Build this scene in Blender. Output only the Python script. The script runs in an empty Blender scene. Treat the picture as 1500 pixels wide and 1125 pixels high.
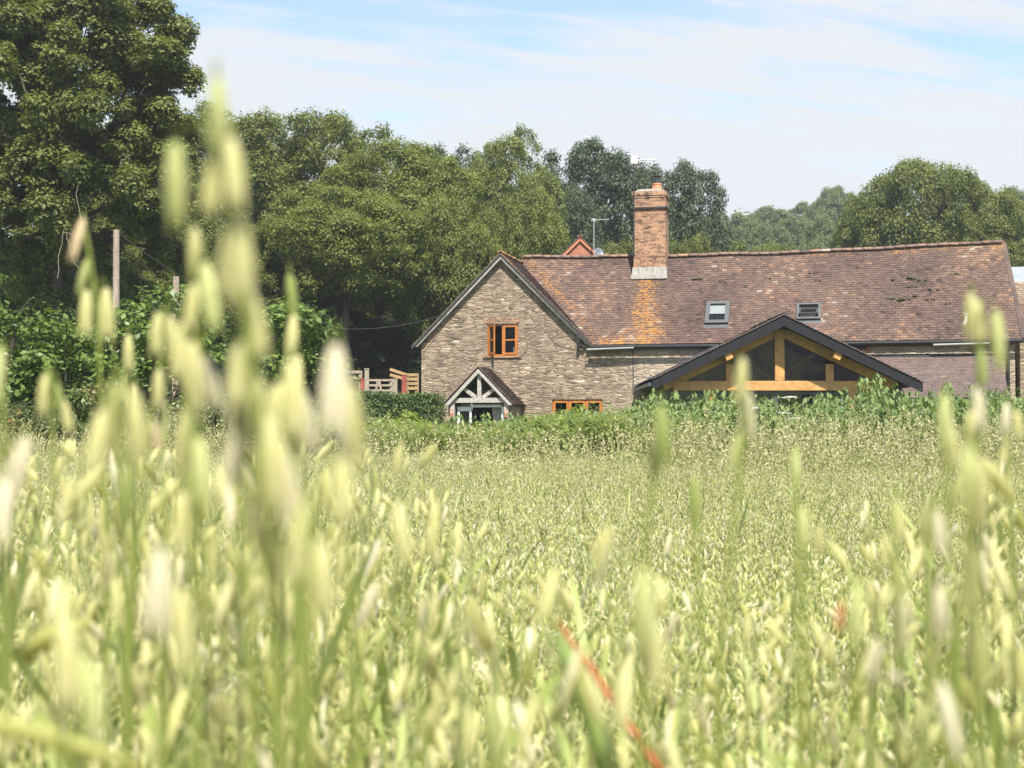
import bpy, math, random
import numpy as np
from mathutils import Vector, Matrix
R = math.radians
rng = np.random.default_rng(7)
random.seed(7)
sc = bpy.context.scene
COL = sc.collection

# ------------------------------------------------------------------ camera
CAMZ, FPX, PITCH = 1.25, 2083.3, math.atan(68 / 2083.3)
cd = bpy.data.cameras.new('camera')
cd.lens = 50; cd.sensor_width = 36; cd.clip_start = 0.05; cd.clip_end = 3000
cd.dof.use_dof = True; cd.dof.focus_distance = 40; cd.dof.aperture_fstop = 9.0
cam = bpy.data.objects.new('camera', cd); COL.objects.link(cam)
cam.location = (0, 0, CAMZ); cam.rotation_euler = (math.pi / 2 + PITCH, 0, 0)
sc.camera = cam

# ------------------------------------------------------------------ light and exposure
SUN_EL, SUN_AZ = 57, 172          # azimuth clockwise from +Y (the camera looks along +Y)
sd = bpy.data.lights.new('sun', 'SUN'); sd.energy = 4.6; sd.angle = R(0.6); sd.color = (1, .945, .85)
sun = bpy.data.objects.new('sun', sd); COL.objects.link(sun)
sv = Vector((math.sin(R(SUN_AZ)) * math.cos(R(SUN_EL)), math.cos(R(SUN_AZ)) * math.cos(R(SUN_EL)), math.sin(R(SUN_EL))))
sun.rotation_euler = sv.to_track_quat('Z', 'Y').to_euler(); sun.location = sv * 60
vs = sc.view_settings
vs.view_transform = 'Standard'; vs.look = 'None'; vs.gamma = 1; vs.exposure = 1.17
sc.render.film_transparent = False
try:
    sc.cycles.max_bounces = 8; sc.cycles.transparent_max_bounces = 8
    sc.cycles.volume_bounces = 0; sc.cycles.caustics_reflective = False; sc.cycles.caustics_refractive = False
except Exception: pass

class NT:
    """small node-tree writer"""
    def __init__(s, tree): s.t = tree; tree.nodes.clear()
    def n(s, kind, inp=None, **kw):
        nd = s.t.nodes.new(kind)
        for k, v in kw.items(): setattr(nd, k, v)
        for k, v in (inp or {}).items(): s.put(nd.inputs[k], v)
        return nd
    def put(s, sock, v):
        if isinstance(v, bpy.types.NodeSocket): s.t.links.new(v, sock)
        elif isinstance(v, bpy.types.Node): s.t.links.new(v.outputs[0], sock)
        elif isinstance(v, tuple) and len(v) == 3 and sock.type == 'RGBA': sock.default_value = (*v, 1)
        else: sock.default_value = v
    def m(s, op, a, b=0.0, c=None, clamp=False):
        nd = s.t.nodes.new('ShaderNodeMath'); nd.operation = op; nd.use_clamp = clamp
        s.put(nd.inputs[0], a); s.put(nd.inputs[1], b)
        if c is not None: s.put(nd.inputs[2], c)
        return nd.outputs[0]
    def mr(s, v, a, b, c=0.0, d=1.0, smooth=True):
        nd = s.n('ShaderNodeMapRange', {'Value': v, 'From Min': a, 'From Max': b, 'To Min': c, 'To Max': d})
        if smooth: nd.interpolation_type = 'SMOOTHSTEP'
        return nd.outputs[0]
    def mix(s, f, a, b, mode='MIX'):
        nd = s.t.nodes.new('ShaderNodeMix'); nd.data_type = 'RGBA'; nd.blend_type = mode
        s.put(nd.inputs[0], f); s.put(nd.inputs[6], a); s.put(nd.inputs[7], b)
        return nd.outputs[2]
    def noise(s, vec, scale, detail=3, rough=.55, out='Fac', dist=0.0):
        return s.n('ShaderNodeTexNoise', {'Vector': vec, 'Scale': scale, 'Detail': detail, 'Roughness': rough, 'Distortion': dist}).outputs[out]
    def ramp(s, f, stops):
        nd = s.t.nodes.new('ShaderNodeValToRGB'); cr = nd.color_ramp
        while len(cr.elements) < len(stops): cr.elements.new(.5)
        for e, (p, c) in zip(cr.elements, stops): e.position = p; e.color = (*c, 1)
        s.put(nd.inputs[0], f); return nd.outputs[0]
    def mapping(s, vec, sc_=(1, 1, 1), loc=(0, 0, 0), rot=(0, 0, 0)):
        return s.n('ShaderNodeMapping', {'Vector': vec, 'Scale': sc_, 'Location': loc, 'Rotation': rot}).outputs[0]
    def objc(s): return s.n('ShaderNodeTexCoord').outputs['Object']
    def attr(s, name): return s.n('ShaderNodeAttribute', attribute_name=name).outputs['Fac']
    def bump(s, h, strength=.5, dist=.02):
        return s.n('ShaderNodeBump', {'Height': h, 'Strength': strength, 'Distance': dist}).outputs[0]

# ------------------------------------------------------------------ sky
world = bpy.data.worlds.new('World'); sc.world = world; world.use_nodes = True
w = NT(world.node_tree)
sky = w.n('ShaderNodeTexSky', sky_type='NISHITA', sun_disc=False)
sky.sun_elevation = R(SUN_EL); sky.sun_rotation = R(SUN_AZ); sky.air_density = 1.0; sky.dust_density = .6; sky.ozone_density = 1.2
d = w.n('ShaderNodeTexCoord').outputs['Generated']
sep = w.n('ShaderNodeSeparateXYZ', {'Vector': d})
z = w.m('MAXIMUM', sep.outputs[2], 0.02)
el = w.m('ADD', z, .12)
px_, py_ = w.m('DIVIDE', sep.outputs[0], el), w.m('DIVIDE', sep.outputs[1], el)
cv = w.n('ShaderNodeCombineXYZ', {'X': px_, 'Y': py_, 'Z': 0.0}).outputs[0]
cv = w.mapping(cv, (1.1, .9, 1), (3.1, 0.4, 0), (0, 0, R(-14)))
n1 = w.noise(cv, 1.15, 7, .56, dist=.5)
n2 = w.noise(w.mapping(cv, (.9, 5.5, 1)), 1.5, 6, .62, dist=.35)
c = w.m('ADD', w.m('MULTIPLY', n1, .52), w.m('MULTIPLY', n2, .48))
hor = w.mr(z, .08, .32, .30, 0)                       # thicker layer of thin cloud toward the horizon
cl = w.mr(w.m('ADD', c, hor), .45, .62, 0, 1)
high = w.mr(z, .35, .75, 1, .35)
cl = w.m('MULTIPLY', w.m('MULTIPLY', cl, high), .97)
b1 = w.n('ShaderNodeBackground', {'Color': sky.outputs[0], 'Strength': .112})
b2 = w.n('ShaderNodeBackground', {'Color': (.93, .96, .985), 'Strength': .405})
mx = w.n('ShaderNodeMixShader', {'Fac': cl, 1: b1.outputs[0], 2: b2.outputs[0]})
w.t.links.new(mx.outputs[0], w.n('ShaderNodeOutputWorld').inputs[0])

# ------------------------------------------------------------------ helpers
def at(px, py, Y):
    """a point Y metres ahead that the photograph (1500 px wide) shows at px, py"""
    dx, dz = (px - 750) / FPX, (562.5 - py) / FPX
    fy = math.cos(PITCH) - dz * math.sin(PITCH); fz = math.sin(PITCH) + dz * math.cos(PITCH)
    return Vector((dx / fy * Y, Y, CAMZ + fz / fy * Y))
def material(name):
    m = bpy.data.materials.new(name); m.use_nodes = True
    return m, NT(m.node_tree)
def finish(nt, shader):
    nt.t.links.new(shader.outputs[0] if isinstance(shader, bpy.types.Node) else shader, nt.n('ShaderNodeOutputMaterial').inputs[0])
def pbr(nt, col, rough=.8, normal=None, **kw):
    inp = {'Base Color': col, 'Roughness': rough}
    if normal is not None: inp['Normal'] = normal
    for k, v in kw.items(): inp[k.replace('_', ' ')] = v
    return nt.n('ShaderNodeBsdfPrincipled', inp)
def tag(o, label=None, cat=None, group=None, kind=None):
    if label: o['label'] = label
    if cat: o['category'] = cat
    if group: o['group'] = group
    if kind: o['kind'] = kind
    return o
def empty(name, loc=(0, 0, 0), rz=0, parent=None):
    o = bpy.data.objects.new(name, None); COL.objects.link(o); o.location = loc; o.rotation_euler = (0, 0, rz)
    o.parent = parent; o.empty_display_size = .1
    return o
def link(name, me, mat=None, parent=None):
    o = bpy.data.objects.new(name, me); COL.objects.link(o); o.parent = parent
    if mat is not None:
        for mm in (mat if isinstance(mat, (list, tuple)) else [mat]): me.materials.append(mm)
    return o
def dup(o, parent=None):
    c = o.copy(); COL.objects.link(c); c.parent = parent
    for ch in [x for x in bpy.data.objects if x.parent == o] if o.children is None else o.children: dup(ch, c)
    return c
def npmesh(name, parts, smooth=False):
    """parts: (V (n,3), F (m,k), {face attribute: (m,)}, material index)"""
    V = np.concatenate([np.asarray(p[0], float).reshape(-1, 3) for p in parts])
    me = bpy.data.meshes.new(name)
    loops, cnt, mi, off = [], [], [], 0
    keys = set(k for p in parts for k in p[2])
    at_ = {k: [] for k in keys}
    for p in parts:
        F = np.asarray(p[1]); n = len(F)
        loops.append((F + off).ravel()); cnt.append(np.full(n, F.shape[1])); mi.append(np.full(n, p[3] if len(p) > 3 else 0))
        for k in keys: at_[k].append(np.broadcast_to(p[2].get(k, 0.0), (n,)))
        off += len(np.asarray(p[0]).reshape(-1, 3))
    loops = np.concatenate(loops).astype(np.int32); cnt = np.concatenate(cnt); mi = np.concatenate(mi).astype(np.int32)
    me.vertices.add(len(V)); me.vertices.foreach_set('co', V.astype(np.float32).ravel())
    me.loops.add(len(loops)); me.loops.foreach_set('vertex_index', loops)
    me.polygons.add(len(cnt)); st = np.concatenate([[0], np.cumsum(cnt)[:-1]]).astype(np.int32)
    me.polygons.foreach_set('loop_start', st)
    me.polygons.foreach_set('material_index', mi)
    for k in keys:
        a = me.attributes.new(k, 'FLOAT', 'FACE'); a.data.foreach_set('value', np.concatenate(at_[k]).astype(np.float32))
    if smooth: me.polygons.foreach_set('use_smooth', np.ones(len(cnt), bool))
    me.update(calc_edges=True)
    return me
def unit(v): return v / np.maximum(np.linalg.norm(v, axis=-1, keepdims=True), 1e-9)

class MB:
    def __init__(s): s.v = []; s.f = []
    def quad8(s, P):
        k = len(s.v); s.v += [tuple(p) for p in P]
        s.f += [tuple(k + i for i in q) for q in ((0, 3, 2, 1), (4, 5, 6, 7), (0, 1, 5, 4), (1, 2, 6, 5), (2, 3, 7, 6), (3, 0, 4, 7))]
        return s
    def box(s, x0, x1, y0, y1, z0, z1):
        return s.quad8([(x0, y0, z0), (x1, y0, z0), (x1, y1, z0), (x0, y1, z0), (x0, y0, z1), (x1, y0, z1), (x1, y1, z1), (x0, y1, z1)])
    def beam(s, p, q, w_, d_, side=(0, 1, 0)):
        """box from p to q; d_ along side, w_ across"""
        p, q, sd_ = Vector(p), Vector(q), Vector(side)
        a = (q - p).normalized(); sd_ = (sd_ - a * sd_.dot(a)).normalized(); u = a.cross(sd_)
        c = []
        for e in (p, q):
            for x, y in ((-1, -1), (1, -1), (1, 1), (-1, 1)): c.append(e + u * (x * w_ / 2) + sd_ * (y * d_ / 2))
        return s.quad8(c)
    def prism(s, poly, y0, y1, T=None):
        """poly in (x, z), extruded along y"""
        n = len(poly); k = len(s.v)
        P = [(x, y0, z) for x, z in poly] + [(x, y1, z) for x, z in poly]
        s.v += [tuple(T(*p)) if T else p for p in P]
        s.f += [tuple(k + i for i in range(n)), tuple(k + n + i for i in reversed(range(n)))]
        s.f += [(k + i, k + n + i, k + n + (i + 1) % n, k + (i + 1) % n) for i in range(n)]
        return s
    def tube(s, pts, rad, n=6, cap=True):
        pts = [Vector(p) for p in pts]; rad = rad if isinstance(rad, (list, tuple)) else [rad] * len(pts)
        k = len(s.v); u = None
        for i, p in enumerate(pts):
            t = (pts[min(i + 1, len(pts) - 1)] - pts[max(i - 1, 0)]).normalized()
            if u is None: u = t.orthogonal().normalized()
            else: u = (u - t * u.dot(t)).normalized()
            b = t.cross(u)
            for j in range(n):
                a = 2 * math.pi * j / n; s.v.append(tuple(p + (u * math.cos(a) + b * math.sin(a)) * rad[i]))
        for i in range(len(pts) - 1):
            for j in range(n):
                a, b = k + i * n + j, k + i * n + (j + 1) % n; s.f.append((a, b, b + n, a + n))
        if cap: s.f.append(tuple(k + j for j in reversed(range(n)))); s.f.append(tuple(k + (len(pts) - 1) * n + j for j in range(n)))
        return s
    def lathe(s, prof, c=(0, 0, 0), n=12):
        k = len(s.v)
        for r, z in prof:
            for j in range(n):
                a = 2 * math.pi * j / n; s.v.append((c[0] + r * math.cos(a), c[1] + r * math.sin(a), c[2] + z))
        for i in range(len(prof) - 1):
            for j in range(n):
                a, b = k + i * n + j, k + i * n + (j + 1) % n; s.f.append((a, b, b + n, a + n))
        s.f.append(tuple(k + j for j in reversed(range(n)))); s.f.append(tuple(k + (len(prof) - 1) * n + j for j in range(n)))
        return s
    def build(s, name, mat, parent=None, label=None, smooth=False, bevel=0):
        me = bpy.data.meshes.new(name); me.from_pydata(s.v, [], s.f)
        if smooth: me.polygons.foreach_set('use_smooth', [True] * len(me.polygons))
        me.update()
        o = link(name, me, mat, parent)
        if bevel:
            b = o.modifiers.new('bevel', 'BEVEL'); b.width = bevel; b.segments = 2; b.limit_method = 'ANGLE'
        if label: o['label'] = label
        return o

# ------------------------------------------------------------------ materials
M = {}
def simple(key, col, rough=.7, var=.25, scale=8, stretch=(1, 1, 1), bump=.0, metal=0.0, spec=.5):
    m, t = material(key); o = t.mapping(t.objc(), stretch)
    n = t.noise(o, scale, 5, .6)
    dark = tuple(c * (1 - var) for c in col); lite = tuple(min(1, c * (1 + var)) for c in col)
    cc = t.ramp(n, [(.3, dark), (.7, lite)])
    nr = t.bump(n, bump, .01) if bump else None
    finish(t, pbr(t, cc, rough, nr, Metallic=metal, **{'Specular_IOR_Level': spec})); M[key] = m
simple('oak', (.46, .245, .08), .55, .3, 5, (1.2, 6, 1.2), .3)
simple('window oak', (.42, .15, .03), .4, .25, 5, (1, 4, 1), .1)
simple('grey oak', (.37, .345, .31), .85, .3, 7, (2, 2, 2), .3)
simple('black board', (.013, .014, .017), .45, .3, 6, (1, 1, 4), .15, 0, .3)
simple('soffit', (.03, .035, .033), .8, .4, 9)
simple('gutter', (.010, .010, .011), .7, .2, 5)
simple('pale pipe', (.27, .27, .26), .7, .15, 5)
simple('lead', (.16, .18, .21), .45, .25, 5, (1, 1, 1), .15, .3)
simple('roof window grey', (.075, .08, .085), .6, .1, 5, (1, 1, 1), 0, .2)
simple('white paint', (.72, .72, .7), .5, .08, 6)
simple('blind', (.8, .8, .78), .8, .05, 5)
simple('curtain', (.5, .47, .42), .9, .12, 3, (14, 14, .5))
simple('garden room wall', (.62, .52, .34), .9, .4, 2)
simple('dark room', (.018, .016, .014), .9, .5, 3)  # near-black: the gloom of an unlit interior put into the colour
simple('galvanised', (.42, .43, .43), .4, .2, 12, (1, 1, 1), 0, .6)
simple('terracotta', (.48, .19, .1), .8, .25, 9, (1, 1, 1), .2)
simple('copper', (.62, .26, .17), .4, .2, 12, (1, 1, 1), 0, .4)
simple('cowl', (.1, .1, .1), .35, .3, 8, (1, 1, 1), 0, .8)
simple('pole wood', (.30, .235, .19), .85, .35, 3, (9, 9, .7), .5)
simple('fence wood', (.36, .24, .12), .8, .3, 4, (1, 5, 5), .3)
simple('old fence wood', (.30, .25, .19), .9, .35, 4, (3, 3, 3), .3)
simple('red paint', (.26, .055, .04), .6, .3, 6)
simple('bark', (.085, .07, .055), .95, .45, 5, (5, 5, 1.2), .9)
simple('pale bark', (.22, .19, .15), .95, .35, 6, (5, 5, 1), .6)
simple('cable', (.03, .03, .03), .6, .1, 5)
simple('sheet metal', (.34, .36, .38), .45, .12, 1.5, (1, 1, .3), 0, .3)
simple('flashing', (.34, .32, .29), .6, .3, 3.5, (3, 3, 1), .2)
simple('white flower', (.78, .78, .70), .8, .1, 20)

m, t = material('window glass')
fr = t.n('ShaderNodeFresnel', {'IOR': 1.32})
gl = t.n('ShaderNodeBsdfGlossy', {'Color': (.85, .9, 1), 'Roughness': .03})
tr = t.n('ShaderNodeBsdfTransparent', {'Color': (.72, .74, .74)})
finish(t, t.n('ShaderNodeMixShader', {'Fac': t.m('MULTIPLY', fr, t.m('SUBTRACT', 1.0, t.n('ShaderNodeNewGeometry').outputs['Backfacing'])), 1: tr.outputs[0], 2: gl.outputs[0]})); M['glass'] = m

def stone_mat(key, a, b, c, pale):
    m, t = material(key); o = t.objc()
    s = t.n('ShaderNodeSeparateXYZ', {'Vector': o})
    v = t.n('ShaderNodeCombineXYZ', {'X': t.m('ADD', s.outputs[0], s.outputs[1]), 'Y': 0.0, 'Z': s.outputs[2]}).outputs[0]
    wob = t.n('ShaderNodeTexNoise', {'Vector': v, 'Scale': 2.6, 'Detail': 3}).outputs['Color']
    vv = t.n('ShaderNodeVectorMath', {0: v, 1: t.n('ShaderNodeVectorMath', {0: wob, 'Scale': .035}, operation='SCALE').outputs[0]}, operation='ADD').outputs[0]
    vm = t.mapping(vv, (5.0, 1, 22.0))
    big = t.mapping(vv, (3.4, 1, 13.0), (3, 0, 1))
    sel = t.mr(t.noise(v, .9, 2), .47, .53)
    vo = t.n('ShaderNodeTexVoronoi', {'Vector': vm, 'Scale': 1.0, 'Randomness': .85}, feature='F1')
    ve = t.n('ShaderNodeTexVoronoi', {'Vector': vm, 'Scale': 1.0, 'Randomness': .85}, feature='DISTANCE_TO_EDGE')
    vo2 = t.n('ShaderNodeTexVoronoi', {'Vector': big, 'Scale': 1.0, 'Randomness': .8}, feature='F1')
    ve2 = t.n('ShaderNodeTexVoronoi', {'Vector': big, 'Scale': 1.0, 'Randomness': .8}, feature='DISTANCE_TO_EDGE')
    colr = t.mix(sel, vo.outputs['Color'], vo2.outputs['Color'])
    sc_ = t.n('ShaderNodeSeparateColor', {'Color': colr})
    edge = t.n('ShaderNodeMix', {0: sel, 2: ve.outputs['Distance'], 3: ve2.outputs['Distance']}).outputs[0]
    base = t.ramp(sc_.outputs[0], [(0, a), (.35, b), (.7, c), (.93, c), (1, pale)])
    base = t.mix(t.m('MULTIPLY', sc_.outputs[1], .42), base, (.17, .125, .095))
    blot = t.noise(v, .55, 4, .6)
    base = t.mix(t.mr(blot, .48, .7, 0, .5), base, (.16, .12, .10))          # brown weathering in broad blotches
    fine = t.noise(v, 22, 4, .65)
    base = t.mix(.55, base, t.ramp(fine, [(.3, (.3, .3, .3)), (.7, (.78, .78, .78))]), 'OVERLAY')
    mort = t.mr(edge, .02, .11, 1, 0)
    mcol = t.mix(t.mr(t.noise(v, 3.2, 3), .44, .58), (.11, .085, .06), (.42, .35, .25))
    col = t.mix(t.m('MULTIPLY', mort, .5), base, mcol)
    sill = t.mr(s.outputs[0], 3.2, 5.2)
    col = t.mix(t.m('MULTIPLY', sill, .45), col, t.mix(.5, col, (.62, .53, .38), 'SCREEN'))   # paler, cleaner stone in the long wing
    h = t.m('ADD', t.mr(edge, 0, .16, 0, 1), t.m('ADD', t.m('MULTIPLY', fine, .5), t.m('MULTIPLY', sc_.outputs[2], .8)))
    finish(t, pbr(t, col, .93, t.bump(h, .6, .035), **{'Specular_IOR_Level': .2})); M[key] = m
stone_mat('stone', (.13, .10, .08), (.245, .185, .13), (.335, .265, .185), (.54, .48, .39))

def brick_mat(key, c1, c2, mortar, blot=.5):
    m, t = material(key); o = t.objc(); s = t.n('ShaderNodeSeparateXYZ', {'Vector': o})
    v = t.n('ShaderNodeCombineXYZ', {'X': t.m('ADD', s.outputs[0], s.outputs[1]), 'Y': s.outputs[2], 'Z': 0.0}).outputs[0]
    b = t.n('ShaderNodeTexBrick', {'Vector': v, 'Color1': c1, 'Color2': c2, 'Mortar': mortar, 'Scale': 1.0, 'Mortar Size': .008, 'Bias': .1,
                                  'Brick Width': .225, 'Row Height': .075})
    n = t.noise(t.mapping(v, (1, 2.4, 1)), 4.2, 4, .7)
    col = t.mix(t.mr(n, .46, .62, 0, blot), b.outputs['Color'], (.05, .03, .025))
    col = t.mix(t.mr(t.noise(v, 2.1, 3), .45, .7, 0, .5), col, (.50, .30, .16))
    f = t.noise(v, 30, 3)
    h = t.m('ADD', t.m('MULTIPLY', b.outputs['Fac'], -1), t.m('MULTIPLY', f, .6))
    finish(t, pbr(t, col, .9, t.bump(h, .6, .015))); M[key] = m
brick_mat('brick', (.40, .215, .12), (.25, .11, .065), (.40, .32, .22), .9)
brick_mat('red brick', (.42, .13, .07), (.34, .10, .055), (.38, .24, .17), .15)

def tile_mat(key, ramp, lich=1.0):
    m, t = material(key); o = t.objc(); tint = t.attr('tint'); L = t.attr('lich')
    col = t.ramp(tint, ramp)
    col = t.mix(t.mr(t.noise(o, .8, 4), .4, .66, 0, .45), col, (.15, .105, .085))
    col = t.mix(.5, col, t.ramp(t.noise(o, 17, 4, .7), [(.28, (.28, .28, .28)), (.72, (.76, .76, .76))]), 'OVERLAY')
    if lich:
        n = t.noise(o, 9, 5, .72); n2 = t.noise(t.mapping(o, (1, 1, 1), (7, 3, 1)), 1.7, 3)
        k = t.m('ADD', t.m('MULTIPLY', L, .27), t.m('ADD', n, t.m('MULTIPLY', n2, .22)))
        col = t.mix(t.mr(k, .82, 1.0, 0, .85), col, t.ramp(t.noise(o, 26, 3), [(.3, (.36, .16, .04)), (.7, (.58, .29, .07))]))
        col = t.mix(t.mr(t.noise(t.mapping(o, (1, 1, 1), (2, 9, 4)), 9, 5, .75), .70, .735, 0, .75), col, (.52, .49, .43))
        col = t.mix(t.mr(t.noise(t.mapping(o, (.5, 1, 1.3), (5, 1, 14)), 3.6, 5, .72), .655, .69, 0, .9), col, (.045, .04, .025))
    finish(t, pbr(t, col, .85, t.bump(t.noise(o, 40, 3), .35, .006), **{'Specular_IOR_Level': .3})); M[key] = m
tile_mat('tiles', [(0, (.062, .044, .040)), (.25, (.104, .070, .060)), (.5, (.144, .094, .076)), (.75, (.192, .125, .097)), (.93, (.30, .175, .11)), (1, (.33, .29, .24))])
tile_mat('new tiles', [(0, (.095, .075, .073)), (.4, (.14, .104, .096)), (.8, (.185, .135, .118)), (1, (.25, .18, .15))], 0)
tile_mat('orange tiles', [(0, (.22, .10, .06)), (.5, (.34, .16, .08)), (1, (.46, .22, .08))])

def leaf_mat(key, dark, lite, trans=.35, rough=.55, hue=None):
    yb = 1.0 if key.startswith('oat') else .7
    m, t = material(key); tint = t.attr('tint')
    col = t.ramp(tint, [(0, dark), (.8, lite), (1, hue or lite)])
    p = pbr(t, col, rough, **{'Specular_IOR_Level': .35})
    tc = t.mix(.5, col, (min(.92, lite[0] * 1.5), min(.92, lite[1] * 1.5), min(.9, lite[2] * yb)))
    tl = t.n('ShaderNodeBsdfTranslucent', {'Color': tc})
    finish(t, t.n('ShaderNodeMixShader', {'Fac': trans, 1: p.outputs[0], 2: tl.outputs[0]})); M[key] = m
leaf_mat('oak leaves', (.060, .080, .017), (.165, .195, .040), .36)
leaf_mat('bright leaves', (.068, .094, .018), (.182, .215, .042), .37)
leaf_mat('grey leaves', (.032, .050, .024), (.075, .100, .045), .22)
leaf_mat('far leaves', (.08, .11, .04), (.17, .21, .085), .36)  # distance haze is mixed into this paler leaf colour
leaf_mat('hazel leaves', (.055, .100, .020), (.165, .240, .055), .38, .42)
leaf_mat('bramble leaves', (.045, .075, .022), (.150, .180, .060), .3, .45, (.30, .13, .05))
leaf_mat('hedge leaves', (.035, .065, .016), (.105, .155, .04), .25, .45)
leaf_mat('lime leaves', (.12, .18, .03), (.30, .36, .05), .4)
leaf_mat('weed leaves', (.060, .105, .026), (.185, .250, .075), .36, .5)
leaf_mat('fern leaves', (.075, .120, .026), (.230, .280, .070), .38)
leaf_mat('grass stems', (.14, .18, .05), (.42, .42, .19), .35, .6, (.50, .44, .27))
leaf_mat('oat green', (.27, .32, .08), (.42, .48, .17), .42, .5)
leaf_mat('oat blue green', (.20, .26, .085), (.34, .39, .155), .35, .5)
leaf_mat('oat head', (.50, .50, .175), (.80, .765, .44), .55, .5, (.84, .80, .64))
leaf_mat('oat cream', (.55, .50, .32), (.80, .74, .56), .45, .5, (.85, .80, .68))
leaf_mat('oat yellow', (.42, .49, .16), (.66, .69, .34), .45, .5)
leaf_mat('oat straw', (.55, .42, .22), (.72, .60, .40), .4, .6)
leaf_mat('broad blade', (.30, .40, .12), (.42, .5, .18), .4, .5)
leaf_mat('rust', (.50, .14, .055), (.56, .22, .10), .3, .6)
leaf_mat('dark husk', (.16, .13, .08), (.30, .24, .17), .2, .6)
# ------------------------------------------------------------------ ground
def sstep(x, a, b):
    t_ = np.clip((x - a) / (b - a), 0, 1); return t_ * t_ * (3 - 2 * t_)
def ground_h(x, y):
    x = np.asarray(x, float); y = np.asarray(y, float)
    s = sstep(x, -4.6, -3.3)                                   # east of the farmhouse's left wall the bank starts further back
    h1 = sstep(y, 45.5, 52) * 2.0 + np.clip(y - 52, 0, 60) * .10
    h2 = sstep(y, 66, 78) * 2.0 + np.clip(y - 74, 0, 60) * .06
    h = h1 * (1 - s) + h2 * s
    h = h + np.clip(y - 110, 0, 260) * .17 * (0.72 + .28 * np.sin(x * .012 + .6)) + np.sin(x * .05) * np.cos(y * .04) * sstep(y, 60, 120) * 1.2
    h = h * (1 - sstep(y, 420, 700) * .3)
    return h
def gh(x, y): return float(ground_h(x, y))
xs = np.concatenate([np.linspace(-700, -70, 22)[:-1], np.linspace(-70, -8, 32)[:-1], np.linspace(-8, 0, 24)[:-1], np.linspace(0, 70, 30)[:-1], np.linspace(70, 700, 22)])
ys = np.concatenate([np.linspace(-60, 0, 6)[:-1], np.linspace(0, 44, 20)[:-1], np.linspace(44, 80, 40)[:-1], np.linspace(80, 200, 32)[:-1], np.linspace(200, 900, 24)])
X, Y = np.meshgrid(xs, ys); Z = ground_h(X, Y)
nx = len(xs); ii, jj = np.meshgrid(np.arange(len(ys) - 1), np.arange(nx - 1), indexing='ij'); k = (ii * nx + jj).ravel()
m, t = material('ground'); o = t.objc(); s = t.n('ShaderNodeSeparateXYZ', {'Vector': o})
n = t.noise(o, .35, 5, .6); nf = t.noise(o, 7, 5, .7)
grass = t.ramp(t.m('ADD', t.m('MULTIPLY', n, .5), t.m('MULTIPLY', nf, .5)), [(.3, (.045, .075, .018)), (.55, (.10, .14, .035)), (.75, (.19, .20, .07))])
soil = t.ramp(nf, [(.3, (.07, .055, .03)), (.7, (.16, .13, .07))])
finish(t, pbr(t, t.mix(t.mr(s.outputs[1], 13.5, 16.5), soil, grass), .95, t.bump(nf, .6, .08))); M['ground'] = m
g = link('ground', npmesh('ground', [(np.stack([X, Y, Z], -1), np.stack([k, k + 1, k + nx + 1, k + nx], -1), {})], True), m)
tag(g, kind='structure')

# ------------------------------------------------------------------ roof tiles
def tiles(name, O, a, b, L, S, mat, parent, w_=.168, g_=.112, keep=None, sag=None, lich=None, tone=None, loose=1.0):
    O, a, b = np.array(O, float), np.array(a, float), np.array(b, float); a /= np.linalg.norm(a); b /= np.linalg.norm(b); n_ = np.cross(a, b)
    if n_[2] < 0: n_ = -n_
    nr, nc = int(S / g_) + 1, int(L / w_) + 2
    r, c_ = np.meshgrid(np.arange(nr), np.arange(nc), indexing='ij')
    r, c_ = r.ravel(), c_.ravel()
    u = (c_ - .5 * (r % 2)) * w_ + rng.normal(0, .004, len(r)) * loose; v_ = r * g_ + rng.normal(0, .005, len(r)) * loose
    u0 = np.clip(u, 0, L); u1 = np.clip(u + w_ * .965, 0, L); ok = u1 - u0 > .02
    cen = O + a * (.5 * (u0 + u1))[:, None] + b * (v_ + g_ / 2)[:, None]
    if keep is not None: ok &= keep(cen)
    u0, u1, v_, cen, r = u0[ok], u1[ok], v_[ok], cen[ok], r[ok]; N = len(u0)
    lift = .020 + np.abs(rng.normal(0, .004, N)) * loose; th = .017; tw = rng.normal(0, .0045, N) * loose; top = v_ + g_ * 1.32
    P = np.zeros((N, 8, 3))
    cfg = [(u0, v_, lift + tw), (u1, v_, lift - tw), (u1, top, .003 + 0 * tw), (u0, top, .003 + 0 * tw)]
    for i, (uu, vv_, hh) in enumerate(cfg):
        base = O + a * uu[:, None] + b * np.minimum(vv_, S + .02)[:, None]
        P[:, i] = base + n_ * (hh[:, None] if np.ndim(hh) else hh); P[:, i + 4] = P[:, i] + n_ * th
    if sag is not None: P[..., 2] += sag(P[..., 0], P[..., 1], P[..., 2])
    Q = np.array([(4, 5, 6, 7), (0, 1, 5, 4), (1, 2, 6, 5), (3, 7, 4, 0), (0, 3, 2, 1)])
    F = (np.arange(N)[:, None, None] * 8 + Q[None]).reshape(-1, 4)
    ti = np.clip(rng.normal(.5, .16, N) + (tone(cen) if tone else 0), 0, 1)
    li = (lich(cen) if lich else np.zeros(N))
    # a solid bed under the tiles so that no daylight shows between them
    o_ = link(name, npmesh(name, [(P, F, {'tint': np.repeat(ti, 5), 'lich': np.repeat(li, 5)})]), mat, parent)
    return o_
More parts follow.
